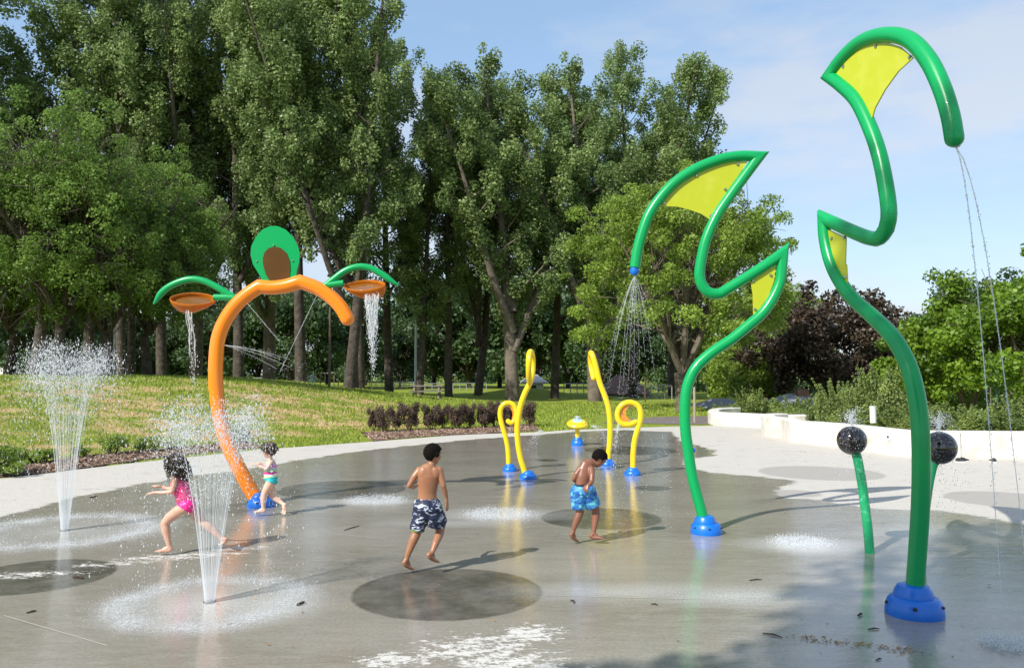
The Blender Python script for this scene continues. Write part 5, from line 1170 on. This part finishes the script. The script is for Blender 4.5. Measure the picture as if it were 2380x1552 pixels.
def sb(P): x, y = zp(P, 540, 1000, 7.056); return (y > 790-.14*(x-600)) & (y < 845+.38*(x-600)) & (y < 900) & (x > 540)
shell(body, st, .004, 'swim_top', STR, root); shell(body, sb, .006, 'swim_bottom', mat('teal_cloth', (.01,.42,.44), .45, bump=(25,.4,.006)), root)
shell(body, hairpred(.2, -.4, -.75), .008, 'hair_cap', HAIRG2, root, solid=False)
curly(root, hc_, hr_, hf_, hu_, hs_, HAIRG2, 560, .085, (.45, 0, -.8), 8, .0042, .55)
hairmass([(q1(610,215), .05, .05), (q1(628,270), .085, .08), (q1(650,340), .082, .07), (q1(665,395), .055, .045), (q1(668,425), .02, .02)], (.35,1,0), HAIRG2, root, 4)

# ------------------------------------------------------------------ small things on the pad
def shoe(c, rz, label, L_=.2):
    t = thing('shoe', label, 'shoe', c, 'dark shoes left by the wall', rz)
    mb = MB(); V = []; n = 16; secs_ = [(-.5,.30,.20),(-.46,.36,.34),(-.30,.38,.40),(-.05,.34,.34),(.15,.38,.26),(.35,.40,.20),(.46,.30,.16),(.5,.16,.12)]
    for x, wy, hz in secs_:
        for k in range(n): a = 2*math.pi*k/n; V.append((x*L_, wy*L_*.5*math.cos(a), .02+max(0, hz*L_*(.5+.5*math.sin(a)))))
    Fc = [(i*n+k, i*n+(k+1)%n, (i+1)*n+(k+1)%n, (i+1)*n+k) for i in range(len(secs_)-1) for k in range(n)] + [tuple(range(n))[::-1], tuple((len(secs_)-1)*n+k for k in range(n))]
    mb.add(V, Fc); mb.build('upper', mat('shoe_canvas', (.03,.03,.033), .8), t, off=(0,0,0))
    mb = MB(); pts = [(x*L_*1.03, wy*L_*.53) for x, wy, _ in secs_]; out_ = [(x, y) for x, y in pts] + [(x, -y) for x, y in pts[::-1]]; k = len(out_)
    mb.add([(x, y, 0.001) for x, y in out_] + [(x, y, .024) for x, y in out_], [tuple(range(k))[::-1], tuple(range(k, 2*k))] + [(i, (i+1)%k, (i+1)%k+k, i+k) for i in range(k)]); mb.build('sole', mat('shoe_sole', (.75,.73,.68), .7), t, off=(0,0,0), smooth=False)
g = gnd(2232,1074); shoe((g[0], g[1], 0), 0.1, 'dark shoe lying sideways, left one of the pair by the wall'); shoe((g[0]+.14, g[1]+.12, 0), .25, 'dark shoe just behind the first one by the wall')
g = gnd(2306,1074); shoe((g[0], g[1], 0), 1.45, 'dark shoe pointing at the wall, on its own farther right')
TW = mat('twig', (.05,.03,.02), .9)
for (a, b_, r, lb) in (((1772,1472),(1818,1482),.006,'longest twig lying in the shaded water lower right'),((2017,1463),(2043,1462),.006,'short twig in front of the big blue base'),((1741,1349),(1770,1347),.006,'small twig in the middle right of the wet floor'),((690,1408),(708,1401),.012,'dark bark piece near the nearer ground jet'),((1993,1432),(2003,1427),.009,'dark bark crumb left of the big blue base'),((1513,1404),(1528,1407),.006,'tiny twig right of the dark round inlay'),((1326,1396),(1334,1402),.008,'dark bark crumb right of the dark round inlay'),((800,1232),(835,1222),.006,'forked twig behind the running boy'),((62,1425),(85,1420),.007,'small twig at the lower left of the floor'),((208,1157),(226,1154),.010,'dark stick on the pale rim at left'),((2035,1535),(2048,1531),.005,'tiny twig near the bottom right edge'),((170,1343),(192,1345),.012,'brown curled leaf on the left round inlay')):
    p, q = gnd(*a), gnd(*b_); mb = MB(); m_ = p.lerp(q, .5)+Vector((.01,.012,.004)); sweep(mb, [(p.x,p.y,r,r*.7),(m_.x,m_.y,r+.003,r),(q.x,q.y,r,r*.5)], 6); o = mb.build('twig', TW, None, off=p); o.location = p; tag(o, lb, 'twig', 'twigs on the wet floor')
# leaf litter
n = 420; yy = rng.uniform(3.2**.5, 24**.5, n)**2; xx = rng.uniform(-.7, .7, n)*yy; k = (xx > padl(yy)+.2) & (xx < padr(yy)-.3); C = np.column_stack([xx, yy, np.full(n, .012)])[k]
ex = []
for a, b_, m in (((1850,1480),(2130,1515),150),((2060,1270),(2120,1275),0),((1840,1048),(1990,1060),60),((2150,1068),(2384,1074),50)):
    p, q = gnd(*a), gnd(*b_)
    for _ in range(m): f = rng.uniform(); ex.append((p.x*(1-f)+q.x*f+rng.normal(0,.05), p.y*(1-f)+q.y*f+rng.normal(0,.03), .01))
C = np.vstack([C, np.array(ex)]); V, Q = cards(C, .024, .5, 4.0, .5); o = npmesh('leaf_litter', V, Q, leafmat('litter', (.10,.06,.02), (.42,.24,.06), .8, 0), face_attr={'tint': rng.uniform(0, 1, len(C))}); tag(o, 'scattered bits of leaves and bark on the wet floor', 'leaf litter', kind='stuff')

# ------------------------------------------------------------------ park furniture and far things
POLEB = mat('brown_pole', (.09,.055,.04), .6); POLEW = mat('white_pole', (.62,.66,.66), .5); GALV = mat('galvanised', (.42,.44,.45), .45, metal=.5)
def gl(x, y): return max(float(hgt(x, y)), -9)
def pole(u, D, ytop, r, mt, name, label, group=None, extra=None):
    x = (u-CX)/F*D; z0 = gl(x, D); zt = at(u, ytop, D)[2]; t = thing(name, label, 'pole', (x, D, z0), group); mb = MB(); sweep(mb, [(x, D, z0-.3, r), (x, D, zt, r*.85)], 12, dome1=True); mb.build('pole_shaft', mt, t); return t, Vector((x, D, zt))
t, tp = pole(259, 38, 712, .075, POLEB, 'floodlight_pole', 'brown pole with two floodlights at the left in front of the trees')
mb = MB(); mb.box(tp, (.75,.08,.08)); mb.build('crossarm', POLEB, t, smooth=False)
for s_, a in ((-.28, -.28), (.42, .3)):
    c = tp + Vector((s_, -.05, .16)); M = Matrix.Rotation(a*.6, 3, 'Y') @ Matrix.Rotation(.25, 3, 'X'); mb = MB(); mb.box(c, (.58,.42,.16), 0, M); o = mb.build('floodlight', mat('lamp_housing', (.16,.11,.09), .5), t, smooth=False); b_ = o.modifiers.new('b', 'BEVEL'); b_.width = .03
    mb = MB(); mb.box(c + M @ Vector((0,-.02,-.087)), (.48,.32,.012), 0, M); mb.build('lens', mat('lamp_glass', (.55,.57,.58), .2), o, smooth=False)
pole(265, 40, 742, .05, POLEW, 'field_pole', 'thin white pole just right of the floodlight pole', 'white poles')
pole(556, 60, 800, .16, mat('grey_pole', (.12,.16,.17), .6), 'field_pole', 'grey green pole right of the arch leg', None)
pole(766, 42, 716, .07, POLEB, 'field_pole', 'tall plain brown pole behind the free end of the arch', None)
pole(966, 66, 700, .11, POLEW, 'field_pole', 'thickest white pole left of the picnic table', 'white poles')
for u, yt, lb in ((800,828,'thin grey post left of the twin dark trunks'),(826,812,'thin pale post between the twin dark trunks'),(864,818,'thin pale post right of the twin dark trunks'),(909,828,'thin pale post beside the outfield fence'),(668,778,'spindly pale post seen under the arch')): pole(u, 88, yt, .06, POLEW, 'field_pole', lb, 'thin posts by the field')
pole(1498, 50, 878, .05, POLEB, 'field_pole', 'thin brown pole in front of the brick house', None)
pole(1612, 30, 902, .05, mat('grey_wood', (.30,.26,.2), .8), 'field_pole', 'weathered short pole just right of the left green post', None)
t, tp = pole(726, 60, 876, .22, mat('teal_post', (.42,.62,.60), .5), 'utility_post', 'short pale teal utility post under the arch', None)
mb = MB(); mb.box((tp.x, tp.y, tp.z), (.6,.4,.12)); mb.build('cap', GALV, t, smooth=False)
def fence(u0, u1, D0, D1_, z0, z1, label, name='chain_link_fence', n=14, mt=GALV):
    a = Vector(((u0-CX)/F*D0, D0, 0)); b_ = Vector(((u1-CX)/F*D1_, D1_, 0)); t = thing(name, label, 'fence', (a.x, a.y, z0)); L_ = (b_-a).length; d = (b_-a).normalized()
    for k in range(n):
        p = a.lerp(b_, k/(n-1)); mb = MB(); sweep(mb, [(p.x, p.y, z0-.3, .04), (p.x, p.y, z1, .04)], 6); mb.build('post', mt, t)
    mb = MB(); sweep(mb, [(a.x, a.y, z1, .045), (b_.x, b_.y, z1, .045)], 6); mb.build('top_rail', mt, t)
    mb = MB(); h = z1-z0; m = int(L_/.22)
    for k in range(m):
        for s in (1, -1):
            p = a + d*(k*.22); q = p + d*h*s
            if 0 <= (q-a).dot(d) <= L_: mb.add([(p.x, p.y, z0), (p.x+d.x*.022, p.y+d.y*.022, z0), (q.x+d.x*.022, q.y+d.y*.022, z1), (q.x, q.y, z1)], [(0,1,2,3)])
    mb.build('mesh', mt, t, smooth=False)
fence(846, 962, 92, 88, -.1, .95, 'grey chain link fence section left of the thick white pole', n=9)
fence(988, 1130, 84, 88, -.1, .85, 'grey chain link fence section right of the thick white pole', n=10)
fence(1310, 1420, 70, 66, -.1, 1.0, 'chain link fence behind the spotted mushroom fountain', n=8, mt=mat('dull_galv', (.25,.27,.27), .6))
fence(1480, 1560, 60, 58, -.1, 1.0, 'chain link fence in front of the brick house', n=6, mt=mat('dull_galv', (.25,.27,.27), .6))
fence(570, 612, 80, 80, .3, 1.45, 'low fence seen under the left half of the arch', n=4)
def bleach(u0, u1, D, label):
    x0, x1 = (u0-CX)/F*D, (u1-CX)/F*D; t = thing('bleacher_bench', label, 'bench', ((x0+x1)/2, D, 0), 'pink boarded benches by the field'); 
    for k in range(3):
        mb = MB(); mb.box(((x0+x1)/2, D+k*.35, .45+.22*k), (x1-x0, .3, .05)); mb.build('seat_board', mat('pink_board', (.50,.34,.32), .7), t, smooth=False)
        mb = MB(); mb.box(((x0+x1)/2, D+k*.35-.12, .34+.22*k), (x1-x0, .03, .16)); mb.build('riser_board', mat('pink_board', (.50,.34,.32), .7), t, smooth=False)
    for x in (x0+.1, (x0+x1)/2, x1-.1): mb = MB(); mb.box((x, D+.36, .42), (.06, .9, .84)); mb.build('frame', GALV, t, smooth=False)
bleach(742, 797, 62, 'pink boarded bench right of the teal post'); bleach(650, 716, 64, 'pink boarded bench left of the teal post')
def dugout(u0, u1, D, label):
    x0, x1 = (u0-CX)/F*D, (u1-CX)/F*D; t = thing('player_shelter', label, 'shelter', ((x0+x1)/2, D, 0), 'open shelters by the field')
    for x in (x0, (x0+x1)/2, x1):
        for y in (D, D+2): mb = MB(); mb.box((x, y, .95), (.1,.1,1.9)); mb.build('post', mat('grey_wood', (.30,.26,.2), .8), t, smooth=False)
    mb = MB(); mb.box(((x0+x1)/2, D+1, 1.95), (x1-x0+.3, 2.4, .1)); mb.build('roof', mat('shelter_roof', (.30,.31,.30), .7), t, smooth=False)
dugout(735, 777, 84, 'small open shelter right of the teal post'); dugout(690, 715, 84, 'small open shelter left of the teal post')
# picnic table
D = 46; x = (993-CX)/F*D; z0 = gl(x, D); t = thing('picnic_table', 'low picnic table in the tree shade in front of a trunk', 'table', (x, D, z0)); WOODG = mat('old_wood', (.22,.19,.15), .85)
for nm, y, z, w_ in (('tabletop', 0, .74, .75), ('bench_seat', -.75, .44, .28), ('bench_seat', .75, .44, .28)): mb = MB(); mb.box((x, D+y, z0+z), (1.9, w_, .06)); mb.build(nm, WOODG, t, smooth=False)
for s_ in (-.7, .7):
    for k in (-1, 1): mb = MB(); mb.add([(x+s_-.04, D+k*.2, z0+.71), (x+s_+.04, D+k*.2, z0+.71), (x+s_+.04, D+k*.75, z0), (x+s_-.04, D+k*.75, z0)], [(0,1,2,3)]); o = mb.build('leg', WOODG, t, smooth=False); s2_ = o.modifiers.new('s', 'SOLIDIFY'); s2_.thickness = .06
# houses
def house(u0, u1, D, dep, wh, rh, z0, label, wallm, roofm, wins=(), chim=None, rz=0, door=None):
    x0, x1 = (u0-CX)/F*D, (u1-CX)/F*D; cx_ = (x0+x1)/2; w_ = x1-x0; t = thing('house', label, 'house', (cx_, D, z0)); t.rotation_euler = (0,0,rz); hw, e = w_/2, .45; off = (0,0,0)
    mb = MB(); mb.box((0, dep/2, wh/2-.5), (w_, dep, wh+1)); mb.build('wall', wallm, t, smooth=False, off=off)
    mb = MB(); hip = min(dep/2, hw*.6); R_ = [(-hw-e,-e,wh),(hw+e,-e,wh),(hw+e,dep+e,wh),(-hw-e,dep+e,wh),(-hw+hip,dep/2,wh+rh),(hw-hip,dep/2,wh+rh)]
    mb.add(R_ + [(p[0], p[1], p[2]-.15) for p in R_[:4]], [(0,1,5,4),(1,2,5),(2,3,4,5),(3,0,4),(6,7,1,0),(7,8,2,1),(8,9,3,2),(9,6,0,3),(9,8,7,6)]); rf = mb.build('roof', roofm, t, smooth=False, off=off)
    if chim is not None: mb = MB(); mb.box((chim, dep*.45, wh+rh*.85), (.6,.5,.7)); c_ = mb.build('chimney', mat('chimney_brick', (.2,.11,.08), .9, bump=(20,.5,.02)), rf, smooth=False, off=off)
    for wx_, ww, wz, hh in wins:
        mb = MB(); mb.box((wx_, -.03, wz), (ww+.16, .06, hh+.16)); f = mb.build('window', mat('white_trim', (.7,.7,.68), .6), t, smooth=False, off=off); mb = MB(); mb.box((wx_, -.065, wz), (ww, .03, hh)); mb.build('pane', mat('window_glass', (.03,.04,.05), .08), f, smooth=False, off=off)
    if door is not None:
        mb = MB(); mb.box((door, -.03, 1.0), (.95,.06,2.0)); dr_ = mb.build('door', mat('white_trim', (.7,.7,.68), .6), t, smooth=False, off=off)
        mb = MB(); ball(mb, (door+.36, -.09, 1.0), .04, 8, 6); mb.build('handle', STEEL, dr_, off=off)
BRW = mat('brick_wall', (.26,.19,.15), .9, var=(6, (.34,.27,.2), .4, .6)); RFB = mat('brown_shingle', (.22,.13,.10), .9, bump=(12,.8,.05), var=(8, (.16,.10,.08), .4, .6)); RFG = mat('grey_shingle', (.20,.21,.23), .9, bump=(12,.8,.05), var=(8, (.28,.29,.31), .4, .6)); WHT = mat('white_siding', (.66,.66,.64), .7); GRN = mat('grey_siding', (.4,.4,.4), .7)
house(1418, 1500, 66, 7, 1.15, 1.5, -.9, 'brown roofed brick bungalow behind the round yellow spiral', BRW, RFB, [(-.9, .9, .6, .7), (.8, .9, .6, .7)], .3)
house(1222, 1262, 74, 5, 1.3, .7, -.2, 'small white outbuilding behind the left yellow pair', WHT, GRN, [(-.2, .7, .7, .6)], None)
house(1825, 1930, 40, 4, 1.35, .75, -1.3, 'grey roofed house with a chimney beneath the dark purple tree', GRN, RFG, [(-.8, .9, .5, .6)], .3)
house(1655, 1748, 41, 5, 1.2, .6, -1.3, 'pale grey roofed house partly hidden behind the left green post', WHT, RFG, [(-.6, .8, .5, .5)], None)
house(2040, 2105, 41, 5, 1.2, .5, -1.3, 'low pale house right of the purple tree behind the wall', WHT, RFG, [(-.3, .8, .5, .5)], None)
house(-60, 32, 90, 8, 4.6, .9, 0, 'white building glimpsed at the left edge behind the trunks', WHT, GRN, [(-1.8, 1.1, 3.0, 1.0), (.2, 1.1, 3.0, 1.0), (1.7, 1.0, 3.0, 1.0), (1.6, 1.0, 1.4, 1.0)], None, door=-.8)
house(333, 357, 90, 2, 1.7, .7, -.2, 'tiny brown roofed hut just above the crest of the mound', BRW, RFB, [], None, door=0)
# white bin
g_ = at(2028, 956, 21.5); mb = MB(); lathe(mb, (0,0,0), [(.08,-.3),(.09,.12),(.1,.14),(.001,.15)], 14); o = mb.build('marker_post', mat('white_plastic', (.75,.75,.73), .5), None, off=(0,0,0)); o.location = g_; tag(o, 'short white marker sticking up among the shrubs behind the wall', 'marker')
# drop the unused labels left empty
for o in list(bpy.data.objects):
    if o.get('label') == '': del o['label']
